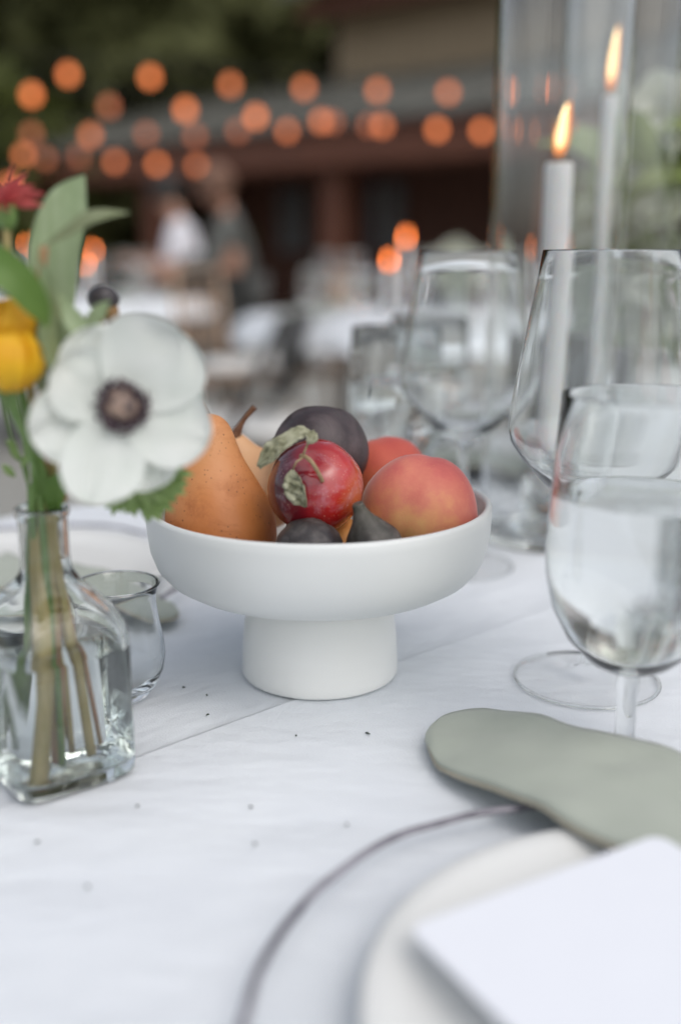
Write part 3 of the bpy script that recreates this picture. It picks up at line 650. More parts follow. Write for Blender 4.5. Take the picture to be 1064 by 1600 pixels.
# napkin: lofted from its two edges; lies over the plate rim
def napkin(top, bot, zs, name_label, raise_mid=.0012, th=.0016):
    o0 = top[len(top) // 2]
    T = spline([tuple(p) for p in top], 6); B = spline([tuple(p) for p in bot], 6); n = len(T) - 1
    def fn(a, b):
        i = min(n, round(a * n)); p = Vector(T[i]).lerp(Vector(B[i]), b); wd = (Vector(T[i]) - Vector(B[i])).length
        p.z += raise_mid * math.sin(math.pi * b) * min(1, wd / .03) + .0022 * noise.noise(Vector((p.x * 34, p.y * 60, 3))) * min(1, wd / .03)
        return p - Vector(o0)
    t = empty('napkin', o0, 0, name_label, 'napkin', 'sage napkins')
    fo = build('fold', grid(fn, n, 14), SAGE, t)
    s = fo.modifiers.new('thickness', 'SOLIDIFY'); s.thickness = th; s.offset = -1
    edge = [fn(i / n, 0) + Vector((0, 0, -th * .4)) for i in range(n, -1, -1)] + [fn(i / n, 1) + Vector((0, 0, -th * .4)) for i in range(1, n + 1)]
    build('hem', tube(edge, .0011, 8), HEM, t); return t
zt = .792
top = [onz(x, y, z) for x, y, z in ((667, 1152, 0.7565), (678, 1136, 0.7570), (704, 1119, 0.7585), (752, 1109, 0.7620), (820, 1118, 0.7665), (900, 1138, 0.7690), (980, 1152, 0.7695), (1064, 1182, 0.7690), (1180, 1236, 0.7690), (1300, 1300, 0.7690))]
bot = [onz(x, y, z) for x, y, z in ((669, 1160, 0.7565), (676, 1180, 0.7570), (698, 1204, 0.7585), (745, 1222, 0.7620), (815, 1248, 0.7665), (885, 1284, 0.7690), (965, 1322, 0.7695), (1064, 1362, 0.7690), (1180, 1420, 0.7690), (1300, 1490, 0.7690))]
nk = napkin(top, bot, zt, 'sage napkin with tan hem folded across the plate under the card')
def napcopy(off, rz, lab, sc_=1):
    c = dup(nk, None, rz, lab); c.location = off; c.scale = (sc_, sc_, 1); return c
tip = Matrix.Rotation(R(204), 3, 'Z') @ (top[0] - top[5]) * .8; napcopy((-.106 - tip.x, .642 - tip.y, .7690), R(204), 'sage napkin with tan hem on the plate behind the glass votive', .8)
napcopy((.115, 1.17, .7690), R(8), 'sage napkin on the plate beyond the glass cylinders')
# card
ca = onz(636, 1452, .7730); cb = onz(985, 1322, .7730); e1 = (cb - ca).normalized(); e2 = Vector((e1.y, -e1.x, 0)); cw, chh = .112, .165
def rrect(w_, h_, r, n=6):
    out = []
    for cx, cy_, a0 in ((w_ - r, r, -90), (w_ - r, h_ - r, 0), (r, h_ - r, 90), (r, r, 180)):
        for k in range(n + 1): a = R(a0 + 90 * k / n); out.append((cx + r * math.cos(a), cy_ + r * math.sin(a)))
    return out
rp = rrect(cw, chh, .006); nn = len(rp)
cv = [tuple(e1 * x + e2 * y + Vector((0, 0, z))) for z in (0, .0009) for x, y in rp]
cf = [tuple(range(nn)), tuple(range(2 * nn - 1, nn - 1, -1))] + [(k, nn + k, nn + (k + 1) % nn, (k + 1) % nn) for k in range(nn)]
cd = build('menu_card', (cv, cf), CARD, None, ca, smooth=False); tag(cd, 'blank white card lying on the plate and sage napkin', 'card')

# specks on the cloth
SPK = mat('dark_green_plant_bit', (.018, .035, .022), .8, col2=(.035, .05, .03), scale=900)
for i, (x, y, L_) in enumerate(((285, 1075, .0016), (324, 1088, .002), (327, 1117, .0022), (571, 1146, .0024), (214, 1262, .0018), (395, 1262, .002), (397, 1318, .0018), (56, 1318, .0018), (140, 1388, .0022), (463, 1150, .0009), (540, 1290, .0009))):
    p = onz(x, y, TO + .0003); a = i * 1.9; dv = Vector((math.cos(a), math.sin(a), 0)) * L_
    o = build('plant_speck', tube([(0, 0, .0004), tuple(dv * .4 + Vector((0, 0, .0006))), tuple(dv + Vector((.0003, 0, .0003)))], [.00035, .00055, .0002], 6), SPK, None, p)
    tag(o, 'tiny dark green plant speck on the white tablecloth', 'speck', 'plant specks on the tablecloth')

# ================================================================== flower bottle
BC = Vector((-.1305, .4405, TO)); BROT = R(37)
def sq(r, z, n=4.0, seg=64):
    ring = []
    for k in range(seg):
        a = 2 * math.pi * k / seg; c, s = math.cos(a), math.sin(a)
        q = (abs(c) ** n + abs(s) ** n) ** (-1 / n); ring.append((r * q * c, r * q * s, z))
    return ring
def squarish(prof, seg=64, cap0=True, cap1=True):
    v, f = [], []
    for r, z, n in prof: v += sq(r, z, n, seg)
    for i in range(len(prof) - 1):
        for k in range(seg): k2 = (k + 1) % seg; f.append((i * seg + k, i * seg + k2, (i + 1) * seg + k2, (i + 1) * seg + k))
    if cap0: f.append(tuple(range(seg - 1, -1, -1)))
    if cap1: m_ = (len(prof) - 1) * seg; f.append(tuple(range(m_, m_ + seg)))
    return v, f
bt = empty('bottle_vase', BC, BROT, 'square shouldered clear glass bottle holding flower stems in water', 'vase')
H2 = .0285
outer = [(H2 - .006, .0002, 5), (H2 - .0025, .0010, 6), (H2 - .0005, .004, 7), (H2, .009, 7), (H2, .040, 7), (H2, .066, 7), (H2 - .0007, .073, 6), (H2 - .0035, .0800, 5), (H2 - .009, .0875, 3.6), (H2 - .0145, .0930, 2.6), (.0118, .0970, 2), (.0109, .1005, 2), (.0107, .106, 2), (.0107, .1215, 2)]
lip = [(.0107, .1215, 2), (.0114, .1225, 2), (.0119, .1245, 2), (.0114, .1264, 2), (.0104, .1268, 2), (.0094, .1264, 2), (.0088, .124, 2)]
inner = [(.0088, .124, 2), (.0088, .1000, 2), (.0105, .0955, 2), (H2 - .0175, .0905, 2.6), (H2 - .0120, .0855, 3.6), (H2 - .0058, .0780, 5), (H2 - .0030, .0720, 6), (H2 - .0024, .066, 7), (H2 - .0024, .012, 7), (H2 - .0034, .0080, 6), (H2 - .0075, .0062, 5)]
build('body', squarish(outer, cap1=False), GLASSG, bt)
build('lip', squarish(lip, cap0=False, cap1=False), GLASSG, bt)
build('inner_wall', squarish(inner, cap0=False), GLASSG, bt)
build('water', squarish([(H2 - .0074, .0060, 5), (H2 - .0032, .0079, 6), (H2 - .0022, .012, 7), (H2 - .0022, .062, 7), (H2 - .0025, .0624, 7)]), WATER, bt)

# ------------------------------------------------------------------ flowers
PETW = mat('white_anemone_petal', (.76, .785, .75), .6, col2=(.70, .735, .69), scale=70, trl=.32, bump=.0002, bscale=300)
ANC = mat('anemone_dark_centre', (.022, .014, .022), .6, col2=(.30, .21, .16), scale=190, bump=.0005, bscale=900)
ANS = mat('anemone_stamen', (.030, .016, .030), .6, col2=(.09, .055, .06), scale=400)
YEL = mat('yellow_petal', (.82, .50, .010), .55, col2=(.76, .38, .008), scale=60, trl=.25)
REDP = mat('coral_red_petal', (.62, .13, .12), .55, col2=(.52, .08, .09), scale=80, trl=.25)
SAGEL = mat('pale_sage_leaf', (.25, .33, .17), .5, col2=(.33, .41, .24), scale=25, trl=.25, stretch=(6, 6, 1))
OLIVEL = mat('olive_grey_leaf', (.17, .20, .095), .6, col2=(.22, .25, .14), scale=40, trl=.2)
GREENL = mat('fresh_green_leaf', (.075, .16, .018), .5, col2=(.115, .21, .035), scale=40, trl=.25)
FERNL = mat('anemone_foliage_green', (.22, .33, .10), .55, col2=(.28, .39, .15), scale=60, trl=.25)
STEM_T = mat('tan_green_stem', (.30, .25, .085), .55, col2=(.38, .30, .13), scale=60, stretch=(8, 8, 1))
STEM_R = mat('rosy_stem', (.32, .15, .085), .55, col2=(.36, .25, .11), scale=50, stretch=(8, 8, 1))
STEM_G = mat('green_stem', (.10, .19, .04), .55, col2=(.15, .24, .07), scale=60, stretch=(8, 8, 1))
PODM = mat('dark_seed_pod', (.028, .024, .028), .45, col2=(.05, .042, .045), scale=120)
PODT = mat('tan_calyx', (.22, .12, .04), .6, col2=(.30, .17, .06), scale=150)
BR = Matrix.Rotation(BROT, 4, 'Z')
def inb(x, y, z): return BC + (BR @ Vector((x, y, z)))        # point inside the bottle (bottle axes)
def flower(name, label, cat, base): return empty(name, base, 0, label, cat)
def stem_to(t, pts, rads, m, name='stem'):
    o = Vector(t.location); P = spline([(*p, r) for p, r in zip(pts, rads)], 6)
    return build(name, local(tube([q[:3] for q in P], [q[3] for q in P], 10), o), m, t)
NK = lambda dx=0, dy=0, z=.120: inb(dx, dy, z)
# anemone
AC = at(188, 637, .404); t = flower('anemone', 'white anemone with dark centre leaning over the bottle', 'flower', inb(.010, -.006, .010))
base = Vector(t.location)
an = (CAM - AC).normalized(); an = (an + Vector((.12, 0, .10))).normalized()
ex = an.cross(Vector((0, 0, 1))).normalized() * -1; ey = an.cross(ex).normalized()
if ey.z < 0: ey = -ey
if ex.x < 0: ex = -ex
def petal(L_, Wd_, cup, seed, nu=20, nv=16, scal=.028):
    def fn(a, b):
        a = 1 - (1 - a) ** 1.8; x = -1 + 2 * b; wv = Wd_ * (.28 + .72 * math.sin(math.pi / 2 * a / .6) if a < .6 else math.sqrt(max(0, 1 - ((a - .6) / .4) ** 2)))
        ew = wv / Wd_; ln = L_ * a * (1 + ew * (scal * math.sin(x * 9 + seed) * a ** 3 + .13 * a ** 2 * noise.noise(Vector((x * 2.3, seed, 0)))))
        z = cup * L_ * (a ** 1.5) * .5 + (.30 if seed % 2.6 < 1.5 else .12) * Wd_ * x * x * (.3 + .7 * a) + .14 * L_ * a * noise.noise(Vector((x * 1.6 + seed * 3, a * 2, seed))) + .015 * L_ * math.sin(x * 11 + seed * 5) * a ** 2
        return Vector((x * wv, ln, z))
    return grid(fn, nu, nv)
m2 = .404 / F * 1.035
petals = [(52, 141, 84, .40), (4, 130, 58, 0), (-26, 138, 64, .35), (-70, 134, 54, .02), (-112, 155, 62, .40), (-164, 140, 60, .10), (148, 112, 56, .32), (104, 128, 68, .0)]
for k, (ang, L_, Wd_, zoff) in enumerate(petals):
    pv, pf = petal(L_ * m2, Wd_ * m2, (.34, .10)[k % 2], 1.3 * k + .4)
    a = R(ang - 90); ox = ex * math.cos(a) + ey * math.sin(a); oy = -ex * math.sin(a) + ey * math.cos(a)
    W = [AC + ox * p[0] + oy * p[1] + an * (p[2] - .002 + zoff * .010) for p in pv]
    build('petal', local((W, pf), base), PETW, t)
fr = Matrix((ex, ey, an)).transposed().to_4x4(); fr.translation = AC - base + an * .0040
dm = ellipsoid((0, 0, .0010), (.0066, .0066, .0056), 14, 24, .2, 2)
build('centre', ([tuple(fr @ Vector(p)) for p in dm[0]], dm[1]), ANC, t)
rg = lathe([(.0048, .0005), (.0070, .0022), (.0084, .0018), (.0088, .0006), (.0070, -.0004)], 40, lambda a, z: 1 + .16 * math.sin(a * 17) * math.sin(a * 5 + 1))
build('anther_ring', ([tuple(fr @ Vector(p)) for p in rg[0]], rg[1]), ANS, t)
sm = MB(); rs = random.Random(4)
for k in range(120):
    a = rs.uniform(0, 6.28); r0 = .0055; r1 = rs.uniform(.0074, .0108); hz = rs.uniform(.0012, .0045)
    sm.add(tube([(r0 * math.cos(a), r0 * math.sin(a), .0), (r1 * .9 * math.cos(a), r1 * .9 * math.sin(a), hz)], .00018, 4))
    sm.add(ellipsoid((r1 * math.cos(a), r1 * math.sin(a), hz), (.0008, .0008, .0007), 5, 6))
st_ = build('stamens', ([tuple(fr @ Vector(p)) for p in sm.get()[0]], sm.get()[1]), ANS, t); st_['kind'] = 'stuff'
stem_to(t, [inb(.010, -.006, .010), inb(.006, -.004, .07), NK(.003, -.003, .118), at(110, 730, .432), at(150, 665, .424), AC - an * .002], [.0024, .0024, .0022, .0021, .002, .0018], STEM_T)
# frilly anemone foliage below the flower
t = flower('anemone_leaf_collar', 'frilly green foliage hanging below the anemone', 'foliage', inb(-.004, .012, .012)); o = Vector(t.location)
for (x0, y0, x1, y1, wpx) in ((205, 735, 304, 742, 20), (208, 742, 292, 772, 20), (205, 745, 252, 815, 20), (200, 745, 212, 808, 18), (195, 740, 176, 806, 16), (230, 745, 296, 756, 14), (215, 750, 272, 800, 14), (225, 760, 236, 800, 12)):
    for s in (-1, 0, 1):
        mx_, my_ = (x0 + x1) / 2, (y0 + y1) / 2; dx, dy = x1 - x0, y1 - y0
        ex_, ey_ = x1 + s * -dy * .28, y1 + s * dx * .28
        if s: ex_, ey_ = mx_ + (ex_ - mx_) * .75, my_ + (ey_ - my_) * .75
        Y0 = .426; wv = wpx * .5 * m2
        build('leaflet', local(blade([at(x0, y0, Y0), at(mx_ if not s else (x0 + mx_) / 2, my_ if not s else (y0 + my_) / 2, Y0 - .002), at((mx_ + ex_) / 2, (my_ + ey_) / 2, Y0 + .001 * s), at(ex_, ey_, Y0 + .004 * s)], [.0004, wv * .7, wv, .0002], (.1 * s, -1, .4), .2, .1, 6, .5, x1 + s), o), FERNL, t)
stem_to(t, [inb(-.004, .012, .012), inb(-.002, .006, .07), NK(.001, .004, .118), at(120, 745, .433), at(205, 742, .427)], [.0015] * 5, STEM_G)
# big sage leaf, with companions, on one stem
def leafstem(name, label, foot, neck, leaves, stempts, m, sm_, r=.002):
    t = flower(name, label, 'foliage', foot); o = Vector(t.location)
    for path, wds, nrm, fold, ruf in leaves:
        build('leaf', local(blade([at(*p) for p in path], [w_ * m2 for w_ in wds], nrm, fold, 0, 8, ruf, path[0][0]), o), m, t)
    stem_to(t, [foot] + [neck] + [at(*p) for p in stempts], [r] * (2 + len(stempts)), sm_)
    return t
leafstem('sage_leaf_stem', 'stem with a broad upright pale sage leaf', inb(-.013, -.010, .010), NK(-.003, 0), [
    ([(92, 590, .428), (84, 470, .430), (88, 380, .432), (108, 315, .434), (133, 274, .436)], [12, 33, 38, 30, 1], (.25, -1, .1), .18, .1),
    ([(104, 580, .42), (88, 520, .416), (78, 450, .414), (62, 405, .416)], [9, 20, 14, 1], (-.4, -1, .2), .25, .2),
    ([(90, 460, .421), (115, 500, .416), (135, 535, .412), (156, 570, .41)], [5, 15, 11, 1], (.4, -1, .3), .2, .2),
    ([(82, 470, .417), (76, 520, .413), (84, 560, .411), (100, 588, .41)], [6, 15, 13, 2], (-.2, -1, .2), .2, .2),
    ([(112, 560, .42), (135, 520, .418), (155, 488, .417), (172, 470, .417)], [4, 10, 12, 1], (.2, -1, .2), .2, .2)],
    [(80, 760, .436), (88, 660, .432), (94, 580, .428)], SAGEL, STEM_T, .0026)
leafstem('olive_leaf_sprig', 'narrow olive grey leaf crossing in front of the broad sage leaf', inb(.014, .010, .010), NK(.004, .003), [
    ([(70, 385, .418), (110, 362, .416), (150, 340, .416), (203, 332, .418)], [3, 13, 15, 1], (.1, -.7, .8), .25, .1),
    ([(76, 620, .425), (58, 560, .42), (62, 520, .418), (72, 470, .418)], [8, 20, 18, 1], (-.2, -1, .1), .2, .1)],
    [(70, 740, .434), (66, 600, .428), (62, 470, .42), (70, 385, .418)], OLIVEL, STEM_R, .0018)
leafstem('bright_leaf_stem', 'arching fresh green leaf at the edge of the bouquet', inb(-.015, .008, .012), NK(-.004, .003), [
    ([(-70, 410, .40), (-20, 405, .40), (30, 440, .40), (62, 482, .402), (76, 512, .404)], [10, 26, 26, 18, 1], (-.2, -.8, .6), .2, .1),
    ([(72, 790, .436), (62, 735, .43), (60, 700, .426)], [9, 14, 1], (0, -1, .2), .2, .3), ([(85, 800, .436), (88, 760, .43), (110, 735, .428)], [10, 18, 1], (.2, -1, .2), .2, .3)],
    [(70, 760, .436), (20, 640, .425), (-60, 520, .41), (-80, 412, .40)], GREENL, STEM_G, .0019)
# yellow flowers
def cupflower(name, label, c, r, foot, neck, m, seed, ringsn=4, stempts=(), smat=None, open_=.9):
    t = flower(name, label, 'flower', foot); o = Vector(t.location); rnd = random.Random(seed)
    for ri in range(ringsn):
        q = 1 - ri / (ringsn + .6); n = 6 - ri // 2
        for k in range(n):
            a = 2 * math.pi * (k + .5 * (ri % 2)) / n + rnd.uniform(-.15, .15); rad = r * q
            def fn(u_, v_, a=a, rad=rad, q=q, sd=rnd.uniform(0, 9)):
                th = -1.45 + u_ * (1.5 + .75 * open_ * q + .25); ph = a + (v_ - .5) * 1.5 * (1 - .25 * u_)
                rr = rad * (1 + .20 * noise.noise(Vector((u_ * 3, v_ * 3, sd)))) * (1 + .04 * math.sin(v_ * 12 + sd) * u_)
                return c - o + Vector((math.cos(th) * math.cos(ph) * rr, math.cos(th) * math.sin(ph) * rr, math.sin(th) * rr * .95))
            build('petal', grid(fn, 8, 7), m, t)
    dm = ellipsoid(c - o, (r * .3, r * .3, r * .4), 8, 10, .2, seed); build('centre', dm, m, t)
    stem_to(t, [foot, neck] + [at(*p) for p in stempts] + [c - Vector((0, 0, r * .9))], [.0016] * (3 + len(stempts)), smat or STEM_G)
    return t
cupflower('ranunculus', 'yellow flower above the other yellow flower at the edge of the bouquet', at(14, 503, .415), .0112, inb(.006, .014, .012), NK(-.005, -.002), YEL, 3, stempts=[(60, 720, .435), (30, 600, .425)])
cupflower('ranunculus', 'larger yellow flower with a pale underside below the other yellow flower', at(14, 562, .404), .0128, inb(-.006, -.014, .012), NK(-.002, -.005), YEL, 5, stempts=[(55, 730, .43), (30, 650, .412)])
t = flower('coral_flower', 'ragged coral red flower at the top of the bouquet', 'flower', inb(.002, -.002, .012)); o = Vector(t.location); rn = random.Random(9); hc_ = at(9, 320, .428)
for k in range(26):
    a = rn.uniform(0, 6.28); el = rn.uniform(-.25, 1.3); d = Vector((math.cos(a) * math.cos(el), math.sin(a) * math.cos(el), math.sin(el))); L_ = rn.uniform(.010, .0175)
    build('petal', local(blade([hc_ + d * .001, hc_ + d * L_ * .5, hc_ + d * L_ + Vector((0, 0, rn.uniform(-.003, .001)))], [.0008, rn.uniform(.0022, .0034), .0003], Vector((0, -.3, 1)).cross(d) + Vector((0, -.3, .4)), .3, .2, 6, .5, k), o), REDP, t)
build('calyx', local(ellipsoid(hc_ - Vector((0, 0, .004)), (.0045, .0045, .006), 8, 12, .2, 2), o), STEM_G, t)
stem_to(t, [inb(.002, -.002, .012), NK(0, -.004), at(60, 700, .436), at(38, 540, .43), at(14, 400, .428), hc_ - Vector((0, 0, .008))], [.0016] * 6, STEM_T)
# seed pod
t = flower('seed_pod', 'dark round seed pod with a tan calyx above the anemone', 'seed pod', inb(.016, -.002, .012)); o = Vector(t.location)
pcn = at(162, 466, .452)
build('pod', local(ellipsoid(pcn, (.0068, .0066, .0058), 14, 20, .06, 3), o), PODM, t)
build('calyx', local(ellipsoid(pcn + Vector((.0034, -.001, -.0062)), (.0030, .0030, .0050), 8, 12, .3, 5), o), PODT, t)
stem_to(t, [inb(.016, -.002, .012), NK(.005, 0), at(118, 720, .44), at(140, 600, .448), pcn - Vector((0, 0, .005))], [.0012] * 5, STEM_R)
# thick cut stems with no head in view, and thin filler stems
for lab, f0, f1_, nk, tp, r, m in (('thick tan cut stem standing in the bottle water', (-.018, -.020, .008), (-.008, -.010, .06), (-.001, -.001, .118), (88, 770, .436), .0036, STEM_T),
                                ('rosy thick stem crossing the tan stem in the bottle', (-.004, .0, .009), (.0, -.002, .06), (.004, .001, .118), (100, 775, .437), .0032, STEM_R)):
    t = flower('cut_flower', lab, 'stem', inb(*f0)); stem_to(t, [inb(*f0), inb(*f1_), inb(*nk), at(*tp)], [r, r, r * .9, r * .7], m, 'stalk')
t = flower('filler_sprig', 'thin green stems with tiny leaves beside the yellow flowers', 'foliage', inb(-.012, .016, .012)); o = Vector(t.location)
stem_to(t, [inb(-.012, .016, .012), NK(-.005, .003), at(40, 740, .44), at(18, 680, .438), at(4, 620, .436)], [.0007] * 5, STEM_G)
stem_to(t, [NK(-.005, .003), at(44, 740, .44), at(36, 680, .438), at(22, 600, .436)], [.0006] * 4, STEM_G)
for x, y, dx, dy in ((30, 720, -14, -30), (34, 730, 16, -28), (28, 700, -18, -12), (40, 715, 10, -40), (24, 745, -20, -20)):
    build('leaf', local(blade([at(x, y, .438), at(x + dx * .5, y + dy * .5, .436), at(x + dx, y + dy, .436)], [.0004, .0018, .0002], (.1, -1, .3), .2, 0, 5), o), FERNL, t)

# ================================================================== white and green floral arrangement along the table
FLW = mat('white_blossom', (.82, .82, .76), .6, col2=(.76, .79, .68), scale=30, trl=.3)
FLG = mat('arrangement_leaf', (.22, .29, .09), .55, col2=(.33, .39, .15), scale=30, trl=.3)
def arrangement(loc, H_, rad, label, vlabel, seed, nb=16, nl=90, vh=.14, s=1.0):
    vs = empty('flower_vase', loc, 0, vlabel, 'vase', 'vases of the white arrangements')
    build('wall', lathe([(.030, .006), (.040, .05), (.042, vh * .7), (.036, vh), (.034, vh), (.0395, vh * .7), (.0375, .05), (.0275, .006)], 32), CERAMIC, vs)
    build('base', lathe([(0, .0003), (.028, .0003), (.030, .006), (.0275, .006), (0, .0062)], 32), CERAMIC, vs)
    t = empty('flower_arrangement', Vector(loc) + Vector((0, 0, vh * .5)), 0, label, 'flowers', 'white flower arrangements'); rnd = random.Random(seed)
    def pos(lo=.35):
        d = Vector((rnd.gauss(0, 1), rnd.gauss(0, 1), rnd.gauss(0, 1) * .9)).normalized() * rnd.uniform(lo, 1) ** .5
        return Vector((d.x * rad, d.y * rad, vh * .5 + H_ * .5 + d.z * H_ * .5))
    proto = None
    for k in range(nb):
        p = pos(.5)
        if proto is None:
            mb = MB()
            for ri in range(3):
                for j in range(6):
                    a = j * 1.047 + ri * .5; L_ = .020 * (1 - .22 * ri)
                    pv, pf = petal(L_, L_ * .55, .5 + .5 * ri, j + ri * 7, 6, 5)
                    mb.add((pv, pf), Matrix.Rotation(a, 4, 'Z'))
            proto = build('blossom', mb.get(), FLW, t, p); b = proto
        else:
            b = proto.copy(); C.objects.link(b); b.location = p
        b.rotation_euler = (rnd.uniform(.3, 1.5), rnd.uniform(-.6, .6), rnd.uniform(-1.5, 1.5)); z_ = rnd.uniform(.9, 1.9) * s; b.scale = (z_,) * 3
    lp = None
    for k in range(nl):
        p = pos(.2)
        if lp is None:
            lp = build('leaf', blade([(0, 0, 0), (0, .015, .003), (0, .034, .004), (0, .055, -.002)], [.001, .009, .010, .0003], (0, 0, 1), .25, 0, 6, .2), FLG, t, p); b = lp
        else:
            b = lp.copy(); C.objects.link(b); b.location = p
        b.rotation_euler = (rnd.uniform(-1.2, 1.4), rnd.uniform(-1, 1), rnd.uniform(0, 6.28)); z_ = rnd.uniform(.7, 1.5) * s; b.scale = (z_,) * 3
    sb = MB()
    for k in range(10):
        p = pos(.3); sb.add(tube([(rnd.uniform(-.02, .02), rnd.uniform(-.02, .02), -vh * .3), (p.x * .3, p.y * .3, vh * .55), tuple(p * .98)], .0016, 5))
    build('stem', sb.get(), STEM_G, t)
arrangement((.365, 1.15, TZ + .0003), .30, .125, 'tall airy arrangement of white blossom and green leaves behind the candles', 'white vase under the tall white arrangement', 3, 46, 90, .12, 1.25)

# ================================================================== chairs, far tables, people
def folding_chair(loc, rz, label, seatm, m, group):
    t = empty('folding_chair', loc, rz, label, 'chair', group)
    for s in (-1, 1):
        build('leg', tube([(s * .20, -.22, .002), (s * .20, .17, .80)], .014, 8), m, t)
        build('leg', tube([(s * .18, .24, .002), (s * .18, -.17, .45)], .014, 8), m, t)
    build('seat', box(-.19, .19, -.20, .20, .44, .465, .01), seatm, t)
    bk = build('backrest', box(-.20, .20, .15, .175, .62, .80, .01), m, t)
    build('slat', box(-.19, .19, .125, .145, .55, .585, .006), m, bk)
    for y, z in ((-.13, .16), (.17, .18)): build('stretcher', tube([(-.19, y, z), (.19, y, z)], .010, 8), m, t)
    return t
def chiavari(loc, rz, label, group):
    t = empty('banquet_chair', loc, rz, label, 'chair', group)
    for s in (-1, 1):
        build('leg', tube([(s * .19, -.19, .002), (s * .18, -.18, .44)], [.012, .015], 8), CHAIRW, t)
        build('leg', tube([(s * .18, .22, .002), (s * .17, .18, .45), (s * .165, .22, .92)], [.012, .015, .012], 8), CHAIRW, t)
    build('seat', box(-.20, .20, -.20, .20, .435, .46, .01), CHAIRW, t)
    build('cushion', ellipsoid((0, 0, .485), (.20, .20, .035), 10, 20), CUSH, t)
    for z in (.90, .80, .58): build('rail', tube([(-.165, .185 + .035 * (z - .45) / .47, z), (.165, .185 + .035 * (z - .45) / .47, z)], .011, 8), CHAIRW, t)
    for k in range(5): build('spindle', tube([(-.10 + k * .05, .20, .58), (-.10 + k * .05, .21, .80)], .007, 6), CHAIRW, t)
    return t
def round_table(loc, r, label, clabel, drop, nf):
    t = empty('round_table', loc, 0, label, 'table', 'far round tables')
    build('tabletop', lathe([(0, .715), (r - .012, .715), (r - .008, .722), (r - .008, .742), (r - .012, .745), (0, .745)], 48), CHAIRW, t)
    for k in range(4): a = k * math.pi / 2 + .5; build('leg', tube([(r * .6 * math.cos(a), r * .6 * math.sin(a), .001), (r * .55 * math.cos(a), r * .55 * math.sin(a), .714)], .018, 8), CHAIRB, t)
    v, f = [(0, 0, 0)], []; seg = 144; rows = [(r * .5, 0), (r - .01, 0), (r + .002, -.006), (r + .008, -.03)] + [(r + .01 + .03 * k / 5, -.03 - (drop - .03) * k / 5) for k in range(1, 6)]
    for j, (rr, z) in enumerate(rows):
        for k in range(seg):
            a = 2 * math.pi * k / seg; q = max(0, -z - .03) / max(drop, .01); fo = 1 + .055 * q * math.sin(a * nf + 1.5 * math.sin(a * 3))
            v.append((rr * fo * math.cos(a), rr * fo * math.sin(a), z))
    for k in range(seg): f.append((0, 1 + k, 1 + (k + 1) % seg))
    for j in range(len(rows) - 1):
        for k in range(seg): k2 = (k + 1) % seg; f.append((1 + j * seg + k, 1 + (j + 1) * seg + k, 1 + (j + 1) * seg + k2, 1 + j * seg + k2))
    c = build('tablecloth', (v, f), CLOTH, None, Vector(loc) + Vector((0, 0, TZ))); tag(c, clabel, 'tablecloth', 'cloths of the far round tables')
T1 = Vector((.42, 4.0, 0)); T2 = Vector((-1.38, 5.6, 0)); T3 = Vector((2.3, 5.6, 0))
round_table(T1, .80, 'round table with white cloth and black chair behind the fruit bowl', 'short white cloth on the round table behind the fruit bowl', .07, 15)
round_table(T2, .66, 'round table with white cloth in front of the two people', 'white cloth on the round table in front of the two people', .09, 15)
round_table(T3, .80, 'round table with white cloth behind the candle cylinders', 'white cloth on the round table behind the candle cylinders', .30, 15)
def dress(Tc, r, n, where, a0, flames):
    """plates, folded napkins and glasses on a far table"""
    G = 'settings on the round table ' + where
    for k in range(n):
        a = a0 + 2 * math.pi * k / n; p = Tc + Vector((math.cos(a) * (r - .20), math.sin(a) * (r - .20), TZ + .0006))
        c = empty('plate', p, 0, 'white dinner plate on the round table ' + where, 'plate', G)
        build('dish', lathe([(0, .0003), (.07, .0003), (.11, .012), (.128, .017), (.127, .019), (.108, .0145), (.07, .004), (0, .0035)], 32), PLATE, c)
        q = Tc + Vector((math.cos(a + .32) * (r - .30), math.sin(a + .32) * (r - .30), TZ + .0006))
        dup(wg, q, 0, 'empty wine glass on the round table ' + where, G)
        q = Tc + Vector((math.cos(a + .50) * (r - .26), math.sin(a + .50) * (r - .26), TZ + .0006))
        dup(gb, q, 0, 'water goblet on the round table ' + where, G)
        nb = build('folded_napkin', box(-.05, .05, -.09, .09, 0, .014, .005), SAGE, None, p + Vector((0, 0, .0195))); nb.rotation_euler.z = a
        tag(nb, 'folded sage napkin on the round table ' + where, 'napkin', G)
    for x, y, Y, r_ in flames:
        p = at(x, y, Y); hh = p.z - TZ - .02
        candle((p.x, p.y, TZ + .0008), hh, .010, .045, .002, 'white taper candle burning on the round table ' + where, 'glass candle holder on the round table ' + where, 'candles on the round table ' + where, FLAME_F)
dress(T1, .80, 6, 'behind the fruit bowl', .4, [(634, 372, 4.15, 0), (608, 408, 3.95, 0), (815, 388, 4.2, 0)])
dress(T2, .66, 6, 'in front of the two people', .1, [(145, 392, 5.5, 0), (133, 412, 5.35, 0), (42, 385, 5.7, 0)])
dress(T3, .80, 4, 'behind the candle cylinders', .2, [])
arrangement((at(712, 380, 4.5).x, 4.5, TZ + .001), .13, .125, 'rounded white flower arrangement on the round table behind the fruit bowl', 'white vase on the round table behind the fruit bowl', 8, 80, 5, .10, 1.9)
folding_chair((-.30, 3.3, 0), R(-100), 'black folding chair with white seat drawn up to the round table behind the bowl', CUSH, CHAIRB, 'black folding chairs')
folding_chair((.62, 2.75, 0), R(170), 'black folding chair pushed to the round table behind the fruit bowl', CUSH, CHAIRB, 'black folding chairs')
chiavari((-.47, 4.75, 0), R(60), 'beech banquet chair with white cushion near the grey dressed person', 'beech chairs with white cushions')
chiavari((-.20, 4.9, 0), R(-100), 'beech banquet chair with white cushion beside the table behind the fruit bowl', 'beech chairs with white cushions')
